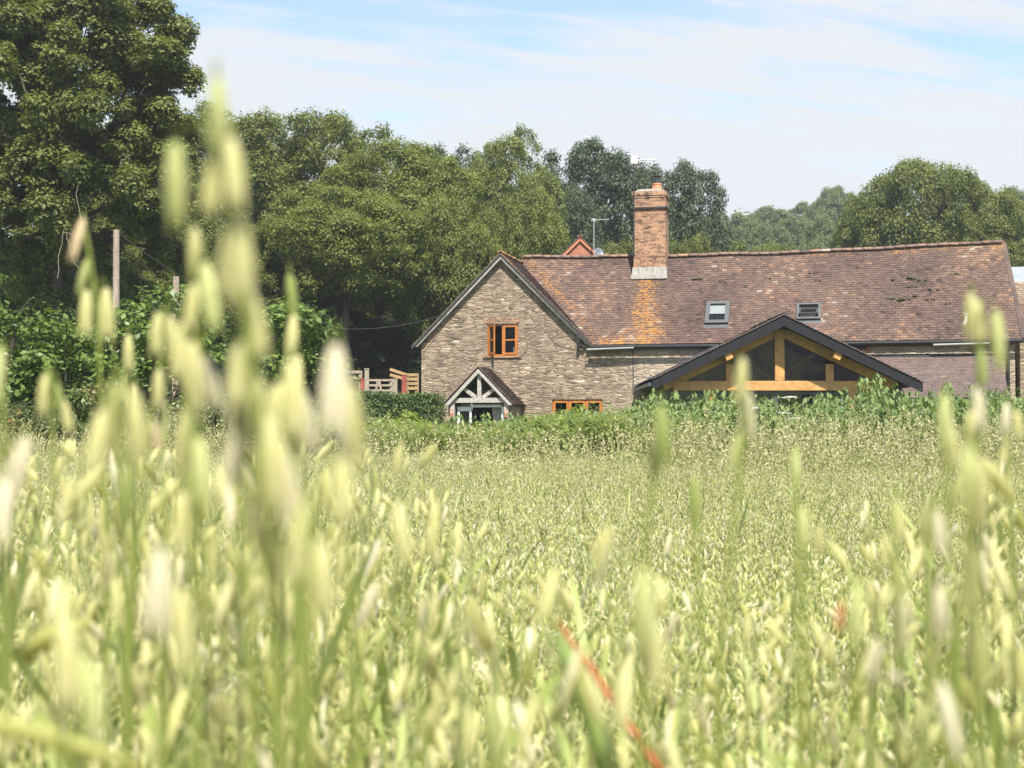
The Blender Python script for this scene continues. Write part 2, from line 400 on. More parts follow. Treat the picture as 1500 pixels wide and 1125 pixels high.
def ridge_tiles(name, p, q, parent, mat, r=.11, step=.30, sag=None):
    p, q = Vector(p), Vector(q); L = (q - p).length; n = max(1, int(L / step)); parts = []
    d_ = (q - p).normalized(); sd_ = d_.cross(Vector((0, 0, 1))).normalized()
    for i in range(n):
        A = p + d_ * (L * i / n); B = p + d_ * (L * (i + 1) / n - .008); dz = random.gauss(0, .006); V = []
        for e in (A, B):
            for rr in (r, r - .018):
                for j in range(7):
                    an = math.pi * j / 6
                    V.append(e + sd_ * (math.cos(an) * rr) + Vector((0, 0, math.sin(an) * rr * .8 - .035 + dz)))
        V = np.array([tuple(x) for x in V])
        if sag is not None: V[:, 2] += sag(V[:, 0], V[:, 1], V[:, 2])
        F = [(j, j + 1, 14 + j + 1, 14 + j) for j in range(6)] + [(j, 7 + j, 7 + j + 1, j + 1) for j in range(6)] + [(14 + j, 15 + j, 22 + j, 21 + j) for j in range(6)] + [(0, 14, 21, 7), (6, 13, 27, 20)]
        parts.append((V, np.array(F), {'tint': np.full(len(F), random.gauss(.6, .2)), 'lich': np.full(len(F), random.choice([.0, .35, .75]))}))
    return link(name, npmesh(name, parts), mat, parent)

# ------------------------------------------------------------------ farmhouse
HR = R(-13.5)
house = empty('stone_farmhouse', (-.33, 46, 0), HR)
tag(house, 'long stone farmhouse with a mossy red-brown tiled roof and a front-facing stone gable', 'house')
def hp(u, v, z_=0):           # house coordinates -> world
    return Vector((-.33 + u * math.cos(HR) - v * math.sin(HR), 46 + u * math.sin(HR) + v * math.cos(HR), z_))
RZ, EZ, GZ, K = 7.18, 4.0, 6.97, 1.043
def sagf(x, y, z_):
    f = np.clip((z_ - 3.9) / 3.0, 0, 1.1)
    return f * (-.10 * np.sin(np.clip((x - 0) / 15.8, 0, 1) * math.pi) + .05 * np.clip((x - 9) / 7, 0, 1)) + .012 * np.sin(x * 1.9 + z_) * f
# walls with real openings
wm = MB()
wm.prism([(-2.72, -.3), (15.75, -.3), (15.75, 3.98), (2.93, 3.98), (0, 6.82), (-2.72, 4.08)], 0, .55)
wall = wm.build('wall', M['stone'], house)
cut = MB()
OPEN = [(-.49, .54, 3.66, 4.70), (1.66, 3.30, .95, 2.24), (-1.12, .42, 0.0, 2.02), (11.0, 11.56, 3.60, 3.94)]
for a_, b_, c_, d_ in OPEN: cut.box(a_, b_, -.4, .9, c_, d_)
cut_o = cut.build('opening_cutter', None, house)
bm_ = wall.modifiers.new('openings', 'BOOLEAN'); bm_.object = cut_o; bm_.operation = 'DIFFERENCE'; bm_.solver = 'EXACT'
bpy.context.view_layer.update()
me = bpy.data.meshes.new_from_object(wall.evaluated_get(bpy.context.evaluated_depsgraph_get()))
wall.modifiers.clear(); wall.data = me; bpy.data.objects.remove(cut_o)
w2 = MB().box(-2.72, -2.2, .55, 5.8, -.3, 4.0).box(15.2, 15.75, .55, 5.25, -.3, 3.98).box(-2.2, 15.2, 5.25, 5.8, -.3, 3.9)
w2.prism([(.55, 3.98), (5.25, 3.98), (2.9, 6.9)], 15.2, 15.75, lambda x, y, z_: (y, x, z_))
w2.build('wall', M['stone'], house)
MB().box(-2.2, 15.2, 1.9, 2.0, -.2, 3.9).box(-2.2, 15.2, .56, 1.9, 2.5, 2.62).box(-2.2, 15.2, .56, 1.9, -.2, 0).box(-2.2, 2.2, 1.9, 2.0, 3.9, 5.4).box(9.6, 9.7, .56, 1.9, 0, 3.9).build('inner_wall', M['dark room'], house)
# stone quoins and the brick arch over the gable window
arch = MB()
for i in range(11):
    a_ = -.62 + i * .113 + .0; x0 = a_; zc = 4.70 + .075 * (1 - ((x0 + .0575 - .02) / .62) ** 2)
    arch.box(x0, x0 + .1, -.006, .12, zc, zc + .13)
arch.build('window_arch', M['brick'], house)
MB().box(-.62, .66, -.05, .2, 3.60, 3.655).build('window_sill', M['brick'], house)
# roof
ang = math.atan(K); cb, sb = math.cos(ang), math.sin(ang)
def lichen_main(c_):
    x, z_ = c_[:, 0], c_[:, 2]; L = .16 + .2 * np.sin(x * 1.3 + z_ * 2.1) * np.sin(x * .47 + 1)
    cx_ = 4.35 + (7.0 - z_) * .10
    L += np.clip(1.1 - np.abs(x - cx_) / (.5 + (6.7 - z_) * .30), 0, 1) * ((z_ < 6.55)) * 1.0
    L += np.clip((z_ - 6.75) / .3, 0, 1) * (.45 * (x > 9.5) + .3 * (np.sin(x * 2.1) > .5))
    L += np.clip(1 - np.abs(x - (6.97 - z_) - .35) / .5, 0, 1) * .62
    L += np.clip(1 - (z_ - 4.0) / .5, 0, 1) * .35 * (x < 4)
    L += np.clip((x - 15.3) / .4, 0, 1) * .4
    return np.clip(L, 0, 1.12)
tm = lambda c_: .14 * np.sin(c_[:, 0] * .9 + c_[:, 2]) + .10 * np.sin(c_[:, 0] * 2.3 - c_[:, 2] * 2)
def keep_main(c_): return (c_[:, 0] > (GZ - c_[:, 2]) - .12) & (c_[:, 0] < 15.97 - .22 * (c_[:, 2] - 4) / 3.18 * 1.0)
roof = tiles('roof', (0, -.2, EZ - .05), (1, 0, 0), (0, cb, sb), 15.97, 4.53, M['tiles'], house, keep=keep_main, sag=sagf, lich=lichen_main, tone=tm)
def keep_r(c_): return c_[:, 1] < (c_[:, 2] - EZ) / K + .02
tiles('roof', (2.98, -.20, GZ - 2.98), (0, 1, 0), (-1, 0, 1), 5.6, 4.20, M['tiles'], house, keep=keep_r, lich=lambda c_: .30 + .38 * (c_[:, 1] < .4) + .35 * (c_[:, 2] > 6.3))
tiles('roof', (-2.98, -.20, GZ - 2.98), (0, 1, 0), (1, 0, 1), 6.2, 4.20, M['tiles'], house, lich=lambda c_: .2 + .5 * (c_[:, 2] > 6.2) * (c_[:, 1] < .5))
bed = MB()                                             # boards under the tiles
bed.prism([(-.2 + .03, EZ - .09), (2.9, RZ - .07), (6.1, 3.8), (6.0, 3.7), (2.9, RZ - .22), (-.1, EZ - .16)], .0, 1, lambda x, y, z_: (0 if False else (2.9 if y == 0 else 15.72), x, z_))
bd = bed.build('roof_boards', M['soffit'], house)
V = np.array([v.co for v in bd.data.vertices])
# subdivide along the ridge so the boards follow the sag
nb = MB(); prof = [(-.17, EZ - .10), (2.9, RZ - .10), (6.05, 3.85), (5.9, 3.75), (2.9, RZ - .25), (-.05, EZ - .19)]
stn = np.linspace(0.0, 15.7, 26)
for i, x in enumerate(stn):
    for (y, z_) in prof:
        xx = max(x, GZ - z_ - .1) if y < 3 else x
        zz = z_ + float(sagf(np.array(xx), 0, np.array(z_))) - .01
        nb.v.append((xx, y, zz))
for i in range(len(stn) - 1):
    for j in range(6):
        a_, b_ = i * 6 + j, i * 6 + (j + 1) % 6; nb.f.append((a_, a_ + 6, b_ + 6, b_))
nb.f += [tuple(range(6)), tuple(reversed([(len(stn) - 1) * 6 + j for j in range(6)]))]
nb_o = nb.build('roof_boards', M['soffit'], house); bpy.data.objects.remove(bd); nb_o.name = 'roof_boards'
MB().prism([(-2.95, GZ - 2.98), (0, GZ - .03), (2.95, GZ - 2.98), (2.82, GZ - 2.98), (0, GZ - .17), (-2.82, GZ - 2.98)], -.17, .0).build('verge_board', M['grey oak'], house)
MB().prism([(-2.95, GZ - 2.98), (0, GZ - .03), (2.95, GZ - 2.98), (2.7, GZ - 3.02), (0, GZ - .26), (-2.7, GZ - 3.02)], .02, 2.6).build('roof_boards', M['soffit'], house)
# dark tile undercloak showing as the thin black line along the verge
MB().prism([(-3.02, GZ - 3.02), (0, GZ + .012), (3.02, GZ - 3.02), (2.96, GZ - 3.04), (0, GZ - .05), (-2.96, GZ - 3.04)], -.21, -.17).build('verge_edge', M['soffit'], house)
ridge_tiles('ridge', (0.05, 2.88, RZ + .03), (15.72, 2.88, RZ + .03), house, M['tiles'], .13, .33, sagf)
ridge_tiles('ridge', (0, -.21, GZ + .03), (0, 2.7, GZ + .03), house, M['orange tiles'], .11, .31)
MB().beam((15.98, -.22, EZ - .02), (15.76, 2.9, RZ + .05), .05, .13, (1, 0, 0)).build('verge', M['tiles'], house)
# gable window: an open casement on the left, a shut one on the right
def window(u0, u1, z0, z1, lights, bar=None, depth=.06, name='window'):
    f = MB(); T_ = .055
    f.box(u0, u0 + T_, .05, .05 + depth, z0, z1).box(u1 - T_, u1, .05, .05 + depth, z0, z1).box(u0 + T_, u1 - T_, .05, .05 + depth, z1 - T_, z1).box(u0 + T_, u1 - T_, .05, .05 + depth, z0, z0 + T_)
    wn = (u1 - u0) / lights
    for i in range(1, lights): f.box(u0 + i * wn - .03, u0 + i * wn + .03, .045, .05 + depth, z0 + T_, z1 - T_)
    fo = f.build(name, M['window oak'], house)
    for i in range(lights):
        a_, b_ = u0 + i * wn + (T_ if i == 0 else .03), u0 + (i + 1) * wn - (T_ if i == lights - 1 else .03)
        yield fo, i, a_, b_, z0 + T_, z1 - T_
def casement(fo, a_, b_, c_, d_, bar, open_=0):
    T_ = .05; wd, ht = b_ - a_, d_ - c_; s_ = MB()
    s_.box(0, T_, -.02, .02, 0, ht).box(wd - T_, wd, -.02, .02, 0, ht).box(T_, wd - T_, -.02, .02, ht - T_, ht).box(T_, wd - T_, -.02, .02, 0, T_)
    if bar: s_.box(T_, wd - T_, -.017, .017, ht * bar - .022, ht * bar + .022)
    co = s_.build('casement', M['window oak'], fo); co.location = (a_, .045, c_); co.rotation_euler = (0, 0, open_)
    p_ = MB().box(T_, wd - T_, -.003, .003, T_, ht - T_).build('pane', M['glass'], fo); p_.location = (a_, .047, c_); p_.rotation_euler = (0, 0, open_)
for fo, i, a_, b_, c_, d_ in window(-.49, .54, 3.66, 4.70, 2): casement(fo, a_, b_, c_, d_, .5, R(-52) if i == 0 else 0)
for fo, i, a_, b_, c_, d_ in window(1.66, 3.30, .95, 2.24, 4 - 1): casement(fo, a_, b_, c_, d_, None)
for fo, i, a_, b_, c_, d_ in window(11.0, 11.56, 3.60, 3.94, 1): casement(fo, a_, b_, c_, d_, None)
for s_ in (0, 1):
    cm = MB()
    for k_ in range(7):
        x0 = (.30 + .015 * k_) if s_ == 0 else (.02 + .03 * k_)
    # pale curtain behind the right casement
MB().box(.34, .47, .16, .18, 3.74, 3.98).build('curtain', M['curtain'], house)
# gutter, downpipes
gt = MB().tube([hpz for hpz in [(2.95, -.27, EZ - .10), (7, -.27, EZ - .12), (15.95, -.27, EZ - .09)]], .055, 8)
gt.build('gutter', M['gutter'], house)
MB().tube([(2.85, -.30, EZ - .19), (4.35, -.30, EZ - .15)], .035, 8).build('overflow_pipe', M['pale pipe'], house, 'pale grey pipe under the gutter')
MB().tube([(13.4, -.30, EZ - .19), (15.0, -.30, EZ - .16)], .035, 8).build('overflow_pipe', M['pale pipe'], house, 'pale grey pipe under the gutter')
MB().tube([(15.55, -.26, EZ - .15), (15.55, -.08, EZ - .4), (15.55, -.08, .1)], .045, 8).build('downpipe', M['gutter'], house)
MB().tube([(2.62, -.05, 4.18), (2.55, -.12, 3.98), (2.75, -.12, 3.9)], .04, 8).tube([(2.55, -.1, 4.0), (2.55, -.1, 3.8)], .06, 8).build('pipe_hopper', M['gutter'], house)
MB().tube([(1.55, -.06, 5.42), (1.62, -.16, 5.34), (1.72, -.1, 5.3)], .035, 8).build('wall_bracket', M['gutter'], house)
MB().box(4.27, 4.30, -.012, .01, 2.4, 3.85).build('expansion_joint', M['soffit'], house)
# chimney, a part of the roof
CX, CY = 4.52, 2.52
ch = MB()
ch.box(CX - .54, CX + .54, CY - .40, CY + .40, 5.7, 8.60).box(CX - .58, CX + .58, CY - .44, CY + .44, 8.60, 8.68).box(CX - .545, CX + .545, CY - .405, CY + .405, 8.68, 8.98)
ch.box(CX - .565, CX + .565, CY - .425, CY + .425, 8.98, 9.05).box(CX - .585, CX + .585, CY - .445, CY + .445, 9.05, 9.19)
chim = ch.build('chimney', M['brick'], roof, bevel=.008)
MB().box(CX - .60, CX + .60, CY - .46, CY + .46, 8.612, 8.668).build('chimney_band', M['soffit'], roof)
MB().box(CX - .57, CX + .57, CY - .44, CY + .40, 6.20, 6.66).prism([(CX - .60, 6.26), (CX + .60, 6.26), (CX + .60, 6.40), (CX - .60, 6.40)], CY - .56, CY - .44).build('flashing', M['flashing'], roof)
mo = MB().prism([(CX - .52, 9.19), (CX + .52, 9.19), (CX + .36, 9.28), (CX - .36, 9.28)], CY - .36, CY + .36); mo.build('chimney_cap', M['flashing'], roof)
MB().lathe([(.19, 9.2), (.18, 9.30), (.15, 9.44), (.165, 9.47), (.15, 9.5)], (CX + .20, CY, 0), 14).build('chimney_pot', M['terracotta'], roof, smooth=False)
MB().lathe([(.10, 9.48), (.10, 9.70), (.11, 9.71)], (CX + .20, CY, 0), 12).lathe([(.17, 9.74), (.17, 9.765), (.05, 9.79)], (CX + .20, CY, 0), 14).build('cowl', M['cowl'], roof)
# roof windows
def roof_window(u, z_, wd, hh, blind, tilt):
    v_ = (z_ - EZ) / K - .15; sg = float(sagf(np.array(u), 0, np.array(z_)))
    e = MB(); fr_ = .075
    e.box(-wd / 2, -wd / 2 + fr_, -hh / 2, hh / 2, .02, .11).box(wd / 2 - fr_, wd / 2, -hh / 2, hh / 2, .02, .11).box(-wd / 2 + fr_, wd / 2 - fr_, -hh / 2, -hh / 2 + fr_, .02, .11).box(-wd / 2 + fr_, wd / 2 - fr_, hh / 2 - fr_, hh / 2, .02, .11)
    fo = e.build('roof_window', M['roof window grey'], house); fo.location = (u, v_, z_ + .03 + sg); fo.rotation_euler = (ang, 0, 0)
    x_, y_ = wd / 2 - fr_, hh / 2 - fr_
    MB().box(-x_, x_, -y_, y_, .012, .02).build('dark_backing', M['dark room'], fo)  # near-black sheet under the glass stands for the unlit room
    MB().box(-wd / 2 - .03, wd / 2 + .03, -hh / 2 - .16, -hh / 2, .012, .03).build('apron', M['roof window grey'], fo)
    s_ = MB(); q = .05
    s_.box(-x_, -x_ + q, -y_, y_, 0, .05).box(x_ - q, x_, -y_, y_, 0, .05).box(-x_ + q, x_ - q, -y_, -y_ + q, 0, .05).box(-x_ + q, x_ - q, y_ - q, y_, 0, .05)
    so = s_.build('sash', M['roof window grey'], fo); so.location = (0, 0, .065); so.rotation_euler = (tilt, 0, 0)
    po = MB().box(-x_ + q, x_ - q, -y_ + q, y_ - q, .02, .026).build('pane', M['glass'], fo); po.location = (0, 0, .065); po.rotation_euler = (tilt, 0, 0)
    if blind: MB().box(-x_ + .02, x_ - .02, -y_ * .05, y_, .035, .045).build('blind', M['blind'], fo)
roof_window(6.88, 4.95, .74, 1.02, True, 0)
roof_window(9.72, 4.93, .74, .74, False, R(-26))
MB().tube([(14.35, .28, 4.3), (14.35, .28, 4.55)], .05, 8).lathe([(.14, 4.28), (.13, 4.34), (.06, 4.46), (.05, 4.75), (.07, 4.76), (.07, 4.80)], (14.4, .35, 0), 12).build('vent_pipe', M['white paint'], house)
# moss lumps lying on the tiles
mossm, t = material('moss'); finish(t, pbr(t, t.ramp(t.noise(t.objc(), 14, 4), [(.3, (.035, .032, .02)), (.7, (.11, .10, .055))]), 1.0, t.bump(t.noise(t.objc(), 40, 4), 1, .02))); M['moss'] = mossm
mo = MB()
for (u, z_, s_) in [(6.1, 6.25, 1), (6.3, 6.27, .6), (6.95, 6.1, .7), (9.8, 6.35, .6), (10.0, 6.05, .6), (12.4, 6.0, .9), (12.8, 6.05, 1), (13.2, 5.95, 1.1), (12.9, 5.75, .8), (13.5, 5.6, 1), (12.2, 5.35, 1), (12.6, 5.3, 1.2), (13.0, 5.4, .8), (13.4, 5.25, .7), (11.3, 5.9, .5), (14.2, 6.1, .8), (11.2, 6.5, .5), (13.9, 5.1, .5), (8.4, 6.2, .5), (7.7, 5.9, .45), (10.9, 5.2, .5), (14.6, 5.6, .6), (12.0, 4.9, .5), (2.3, 5.9, .5), (5.6, 5.1, .5)]:
    v_ = (z_ - EZ) / K - .15; sg = float(sagf(np.array(u), 0, np.array(z_)))
    for q in range(4):
        uu = u + random.uniform(-.16, .16) * s_; r_ = random.uniform(.05, .10) * s_
        mo.lathe([(.01, -.03), (r_, -.01), (r_ * .8, .03 * s_), (r_ * .3, .05 * s_)], (uu, v_ + random.uniform(-.03, .03), z_ + .04 + sg + random.uniform(-.03, .03)), 7)
tag(mo.build('moss', M['moss'], house), kind='stuff')

# ------------------------------------------------------------------ porch (part of the house)
def roofpair(name, parent, hw, zr, zf, y0, y1, mat, gauge=.112):
    s_ = Vector((hw, 0, zr - zf)).length
    for sg in (-1, 1):
        tiles(name, (sg * hw, y0, zf), (0, 1, 0), (-sg * hw, 0, zr - zf), y1 - y0, s_, mat, parent, g_=gauge)
PW = 1.05; PU = -.40; PY = -1.30
pf = MB(); gz, tz = 3.16, 2.13
pf.prism([(-1.12, 2.04), (0, 3.20), (1.12, 2.04), (.98, 2.04), (0, 3.05), (-.98, 2.04)], -.16, -.06)       # barge boards
pf.beam((-1.0, 0, tz + .07), (1.0, 0, tz + .07), .15, .12).beam((0, .001, tz + .145), (0, .001, 3.06), .12, .10)
pf.beam((-.10, .002, tz + .15), (-.58, .002, 2.62), .11, .09).beam((.10, .002, tz + .15), (.58, .002, 2.62), .11, .09)
porch = pf.build('porch', M['grey oak'], house); porch.location = (PU, PY, 0)
for sx in (-.88, .88): MB().beam((sx, .0, 0), (sx, .0, tz - .004), .14, .13).build('post', M['grey oak'], porch)
for sx in (-.95, .95): MB().box(min(sx, sx * 1.1), max(sx, sx * 1.1), .07, 1.30, 0, 2.05).build('side_wall', M['old fence wood'], porch)
roofpair('porch_roof', porch, 1.17, 3.24, 2.04, -.2, 1.29, M['tiles'])
MB().prism([(-1.13, 2.03), (0, 3.2), (1.13, 2.03), (1.06, 2.03), (0, 3.12), (-1.06, 2.03)], -.05, 1.29).build('porch_roof_boards', M['soffit'], porch)
for sx in (-1, 1):
    c_ = MB(); n_ = 60
    for i in range(n_):
        x0 = .30 + i * .0065; a_ = i * .55
        for q in (0, 1):
            xx = .30 + (i + q) * .0065
            c_.v += [(sx * (xx + .0), .33 + .03 * math.sin((i + q) * .55), 2.1), (sx * (.52 + (xx - .30) * .55), .33 + .03 * math.sin((i + q) * .55), .2)]
        k_ = len(c_.v) - 4; c_.f.append((k_, k_ + 1, k_ + 3, k_ + 2))
    co = c_.build('curtain', M['curtain'], porch)
dfm = MB().box(-.76, -.68, .12, .2, 0, 2.0).box(-.36, -.30, .12, .2, 0, 2.0).box(-.68, -.36, .12, .2, 1.86, 2.0).box(.68, .76, .12, .2, 0, 2.0).box(-.30, .68, .12, .2, 1.98, 2.06)
dfm.build('door_frame', M['white paint'], porch)
MB().box(-.68, -.36, .155, .16, .1, 1.86).build('door_glass', M['glass'], porch)
for sx in (-.88, .90):
    MB().lathe([(.02, 1.62), (.055, 1.66), (.065, 1.80), (.03, 1.86), (.02, 1.92)], (sx, -.15, 0), 10).beam((sx, -.16, 1.86), (sx, -.06, 1.90), .02, .02, (1, 0, 0)).build('wall_lamp', M['copper'], porch)

# ------------------------------------------------------------------ oak-framed garden room (part of the house)
EXT_R = R(12.9)
ef = MB(); rz_, fz_ = 4.42, 2.60; sl = (rz_ - fz_) / 3.72
def zr(x): return rz_ - abs(x) * sl
ef.beam((-2.98, 0, 2.50), (2.98, 0, 2.50), .27, .20)
for sg in (-1, 1): ef.beam((sg * 3.25, .004, zr(3.25) - .42 + .08), (sg * .12, .004, zr(.1) - .46 + .08), .26, .17)
ef.beam((0, -.006, 2.635), (0, -.006, 4.10), .27, .20)
for sx in (-1.40, 1.40): ef.beam((sx, -.003, 2.635), (sx, -.003, zr(sx) - .62), .22, .19)
ext = ef.build('garden_room', M['oak'], house, bevel=.01); p0 = (9.04, -4.10, 0); ext.location = p0; ext.rotation_euler = (0, 0, EXT_R)
for sx in (-3.3, -1.95, 2.03, 3.58): MB().beam((sx, .0, 0), (sx, .0, 2.36 if abs(sx) < 3.3 else 2.08), .24, .19).build('post', M['oak'], ext, bevel=.01)
MB().prism([(-3.62, fz_ + .03), (0, rz_ - .0), (3.80, fz_ - .05), (3.80, fz_ - .31), (0, rz_ - .30), (-3.62, fz_ - .23)], -.78, -.74).build('barge_board', M['black board'], ext)
MB().prism([(-3.60, fz_ + .01), (0, rz_ - .03), (3.78, fz_ - .06), (3.70, fz_ - .14), (0, rz_ - .16), (-3.56, fz_ - .08)], -.74, 5.2).build('roof_boards', M['soffit'], ext)
for sx in (-1.52, 1.50): MB().beam((sx, -.72, zr(sx) - .36), (sx, .3, zr(sx) - .36), .20, .22, (sl * math.copysign(1, sx), 0, 1)).build('purlin', M['oak'], ext)
s_ = math.hypot(3.84, rz_ - fz_ + .04)
for sg in (-1, 1):
    hw_ = 3.84 if sg > 0 else 3.66; tiles('garden_room_roof', (sg * hw_, -.82, rz_ + .01 - hw_ * sl), (0, 1, 0), (-sg * hw_, 0, hw_ * sl), 6.0, s_, M['new tiles'], ext)
ridge_tiles('garden_room_ridge', (0, -.82, rz_ + .06), (0, 4.7, rz_ + .06), ext, M['new tiles'], .10, .3)
MB().box(-3.72, -3.64, -.7, 4.8, fz_ - .12, fz_ - .03).build('gutter', M['lead'], ext)
# lead flashing where the garden room meets the stone wall
MB().prism([(-3.68, zr(3.68) + .06), (-1.2, zr(1.2) + .07), (-1.2, zr(1.2) + .03), (-3.68, zr(3.68) + .01)], 3.6, 5.1).build('lead_flashing', M['lead'], ext)
gp = MB()
gp.box(-3.28, 3.28, .06, .068, 2.64, 2.66)
def pane(poly): MB().prism(poly, .03, .04).build('pane', M['glass'], ext)
pane([(-3.0, 2.64), (-1.51, 2.64), (-1.51, zr(1.51) - .50)]); pane([(-1.29, 2.64), (-.14, 2.64), (-.14, zr(.14) - .5), (-1.29, zr(1.29) - .5)])
pane([(.14, 2.64), (1.29, 2.64), (1.29, zr(1.29) - .5), (.14, zr(.14) - .5)]); pane([(1.51, 2.64), (3.0, 2.64), (1.51, zr(1.51) - .50)])
MB().beam((-1.2, .9, 3.45), (-.1, .9, 2.75), .12, .08).beam((1.2, .9, 3.45), (.1, .9, 2.75), .12, .08).build('inner_brace', M['oak'], ext)
# glazed doors below the tie beam
dr = MB()
for a_, b_ in ((-3.28, -2.07), (-1.83, -.1), (-.1, 1.0), (1.0, 1.91), (2.15, 3.28)):
    dr.box(a_, a_ + .06, .02, .07, 0, 2.34).box(b_ - .06, b_, .02, .07, 0, 2.34).box(a_ + .06, b_ - .06, .02, .07, 2.26, 2.34)
dr.build('door_frame', M['roof window grey'], ext)
for a_, b_ in ((-3.22, -2.13), (-1.77, -.16), (1.06, 1.85)): MB().box(a_, b_, .04, .046, .05, 2.26).build('door_pane', M['glass'], ext)
MB().box(2.5, 3.1, .12, .2, 0, 2.25).build('curtain', M['curtain'], ext)
MB().box(1.72, 1.80, .0, .02, .8, 2.2).build('door_handle_bar', M['white paint'], ext)
MB().box(-3.4, -3.26, .1, 4.9, 0, 2.2).build('added_side_glass', M['glass'], ext); MB().box(3.4, 3.54, .1, 3.2, 0, 2.2).build('added_side_glass', M['glass'], ext)  # side walls made of glass, added to let daylight into the room
MB().prism([(-3.36, 0), (3.36, 0), (3.36, 2.3), (0, 4.2), (-3.36, 2.3)], 2.9, 3.0).box(-3.36, 3.36, .1, 2.9, -.05, 0).build('room_back', M['garden room wall'], ext)

# ------------------------------------------------------------------ lean-to with newer tiles
lw = MB().box(10.6, 15.05, -2.0, -1.75, 0, 2.2).box(14.8, 15.05, -1.75, -.01, 0, 2.2).prism([(-1.95, 2.2), (-.01, 2.2), (-.01, 3.3)], 14.85, 15.05, lambda x, y, z_: (y, x, z_))
lean = lw.build('lean_to', M['stone'], house)
sl_ = math.hypot(2.25, 1.33)
tiles('lean_to_roof', (9.6, -2.25, 2.16), (1, 0, 0), (0, 2.25, 1.33), 5.75, sl_, M['new tiles'], lean, loose=.6, keep=lambda c_: c_[:, 0] < 15.42 - (c_[:, 1] + 2.2) * .08)
MB().prism([(-2.22, 2.12), (-.02, 3.43), (-.02, 3.33), (-2.15, 2.06)], 9.7, 15.2, lambda x, y, z_: (y, x, z_)).build('lean_to_boards', M['soffit'], lean)
MB().box(9.8, 15.25, -.10, -.006, 3.44, 3.56).build('lead_flashing', M['soffit'], lean)
MB().tube([(10.2, -2.32, 2.10), (15.3, -2.32, 2.10)], .05, 8).build('lean_to_gutter', M['gutter'], lean)
# ------------------------------------------------------------------ aerials
def aerial(loc, h, boom, label, rz, elems=9, two=False):
    mw = M['white paint'] if two else M['galvanised']; rs = 1 if two else .5
    a = empty('tv_aerial', loc, rz); tag(a, label, 'aerial')
    MB().tube([(0, 0, 0), (0, 0, h)], .022, 6).build('mast', M['galvanised'] if not two else M['cable'], a)
    b = MB().tube([(-.12, 0, h - .03), (boom, 0, h + .03)], .022, 6)
    for i in range(elems):
        x = .12 + i * (boom - .16) / elems; b.tube([(x, -.12, h - .02 + .04 * x / boom), (x, .12, h - .02 + .04 * x / boom)], .005, 4)
    b.build('boom', mw, a)
    r = MB()
    for k_ in range(5): r.tube([(-.12, -.18 * rs, h - (.16 - k_ * .07) * rs), (-.12, .18 * rs, h - (.16 - k_ * .07) * rs)], .008, 4)
    r.tube([(-.12, -.15 * rs, h - .17 * rs), (-.12, -.15 * rs, h + .14 * rs)], .008, 4).tube([(-.12, .15 * rs, h - .17 * rs), (-.12, .15 * rs, h + .14 * rs)], .008, 4).box(-.12 * rs, .12 * rs, -.06 * rs, .06 * rs, h - .14 * rs, h + .12 * rs)
    r.build('reflector', mw, a); return a
v_ = hp(4.02, 2.0, 7.0)
aerial((v_.x, v_.y, 7.0), 3.25, .75, 'tall thin TV aerial standing at the left side of the brick chimney', R(8), two=True)
v_ = at(870, 372, 57.4)
aerial((v_.x, v_.y, 8.0), at(870, 322, 57.4).z - 8.0, .62, 'short pale TV aerial on a mast by the satellite dish', R(5), 7)
sdsh = empty('satellite_dish', at(877, 371, 57.2)); tag(sdsh, 'small grey satellite dish beside the little red brick gable', 'satellite dish')
dm = MB().lathe([(.01, 0), (.09, .008), (.15, .025), (.20, .052), (.204, .044), (.15, .015), (.08, .0)], (0, 0, 0), 20).build('dish', M['lead'], sdsh, smooth=True); dm.rotation_euler = (R(70), 0, R(25))
MB().tube([(0, .05, 0), (.02, .35, -.2), (.02, .4, -1.0)], .02, 6).tube([(0, 0, -.2), (.08, -.32, -.05)], .012, 5).build('bracket', M['galvanised'], sdsh)

# ------------------------------------------------------------------ buildings behind
def gable_house(name, label, cat, apex, half, length, rise, rz, wall, tile, z0):
    h = empty(name, (apex.x, apex.y, z0), rz); tag(h, label, cat); H = apex.z - z0
    MB().prism([(-half, 0), (half, 0), (half, H - rise), (0, H - .04), (-half, H - rise)], 0, length).build('wall', M[wall], h)
    s = math.hypot(half + .2, rise * (half + .2) / half)
    for sg in (-1, 1):
        tiles('roof', (sg * (half + .2), -.12, H - rise - .2 * rise / half + .06), (0, 1, 0), (-sg * half, 0, rise), length + .2, s, M[tile], h)
        MB().beam((sg * (half + .15), -.06, H - rise - .15), (0, -.06, H - .0), .13, .05).build('verge', M['terracotta'], h)
    ridge_tiles('ridge', (0, -.12, H + .09), (0, length, H + .09), h, M['orange tiles'], .1, .3)
    return h
ap = at(850, 350, 58)
gable_house('brick_house', 'red brick gable with a tiled roof peeping over the farmhouse ridge', 'house', ap, 3.0, 7, 2.85, R(-6), 'red brick', 'tiles', 0)
ob = empty('outbuilding', (hp(17.6, 3.2).x, hp(17.6, 3.2).y, 0), HR); tag(ob, 'reddish tiled outbuilding just past the right end of the farmhouse roof', 'outbuilding')
MB().prism([(-2.2, 0), (2.4, 0), (2.4, 4.2), (0, 6.0), (-2.2, 4.2)], -1.6, 7, lambda x, y, z_: (y, x, z_)).build('wall', M['stone'], ob)
tiles('roof', (-1.6, -2.3, 4.1), (1, 0, 0), (0, 2.3, 1.85), 8.6, 2.95, M['tiles'], ob)
bz = at(1500, 380, 64)
bn = empty('barn', (bz.x, 64, 0), R(-10)); tag(bn, 'pale grey metal-clad barn behind the right end of the farmhouse', 'barn')
MB().box(-1.0, 9, 0, 6, 0, bz.z - 1.2).build('wall', M['sheet metal'], bn)
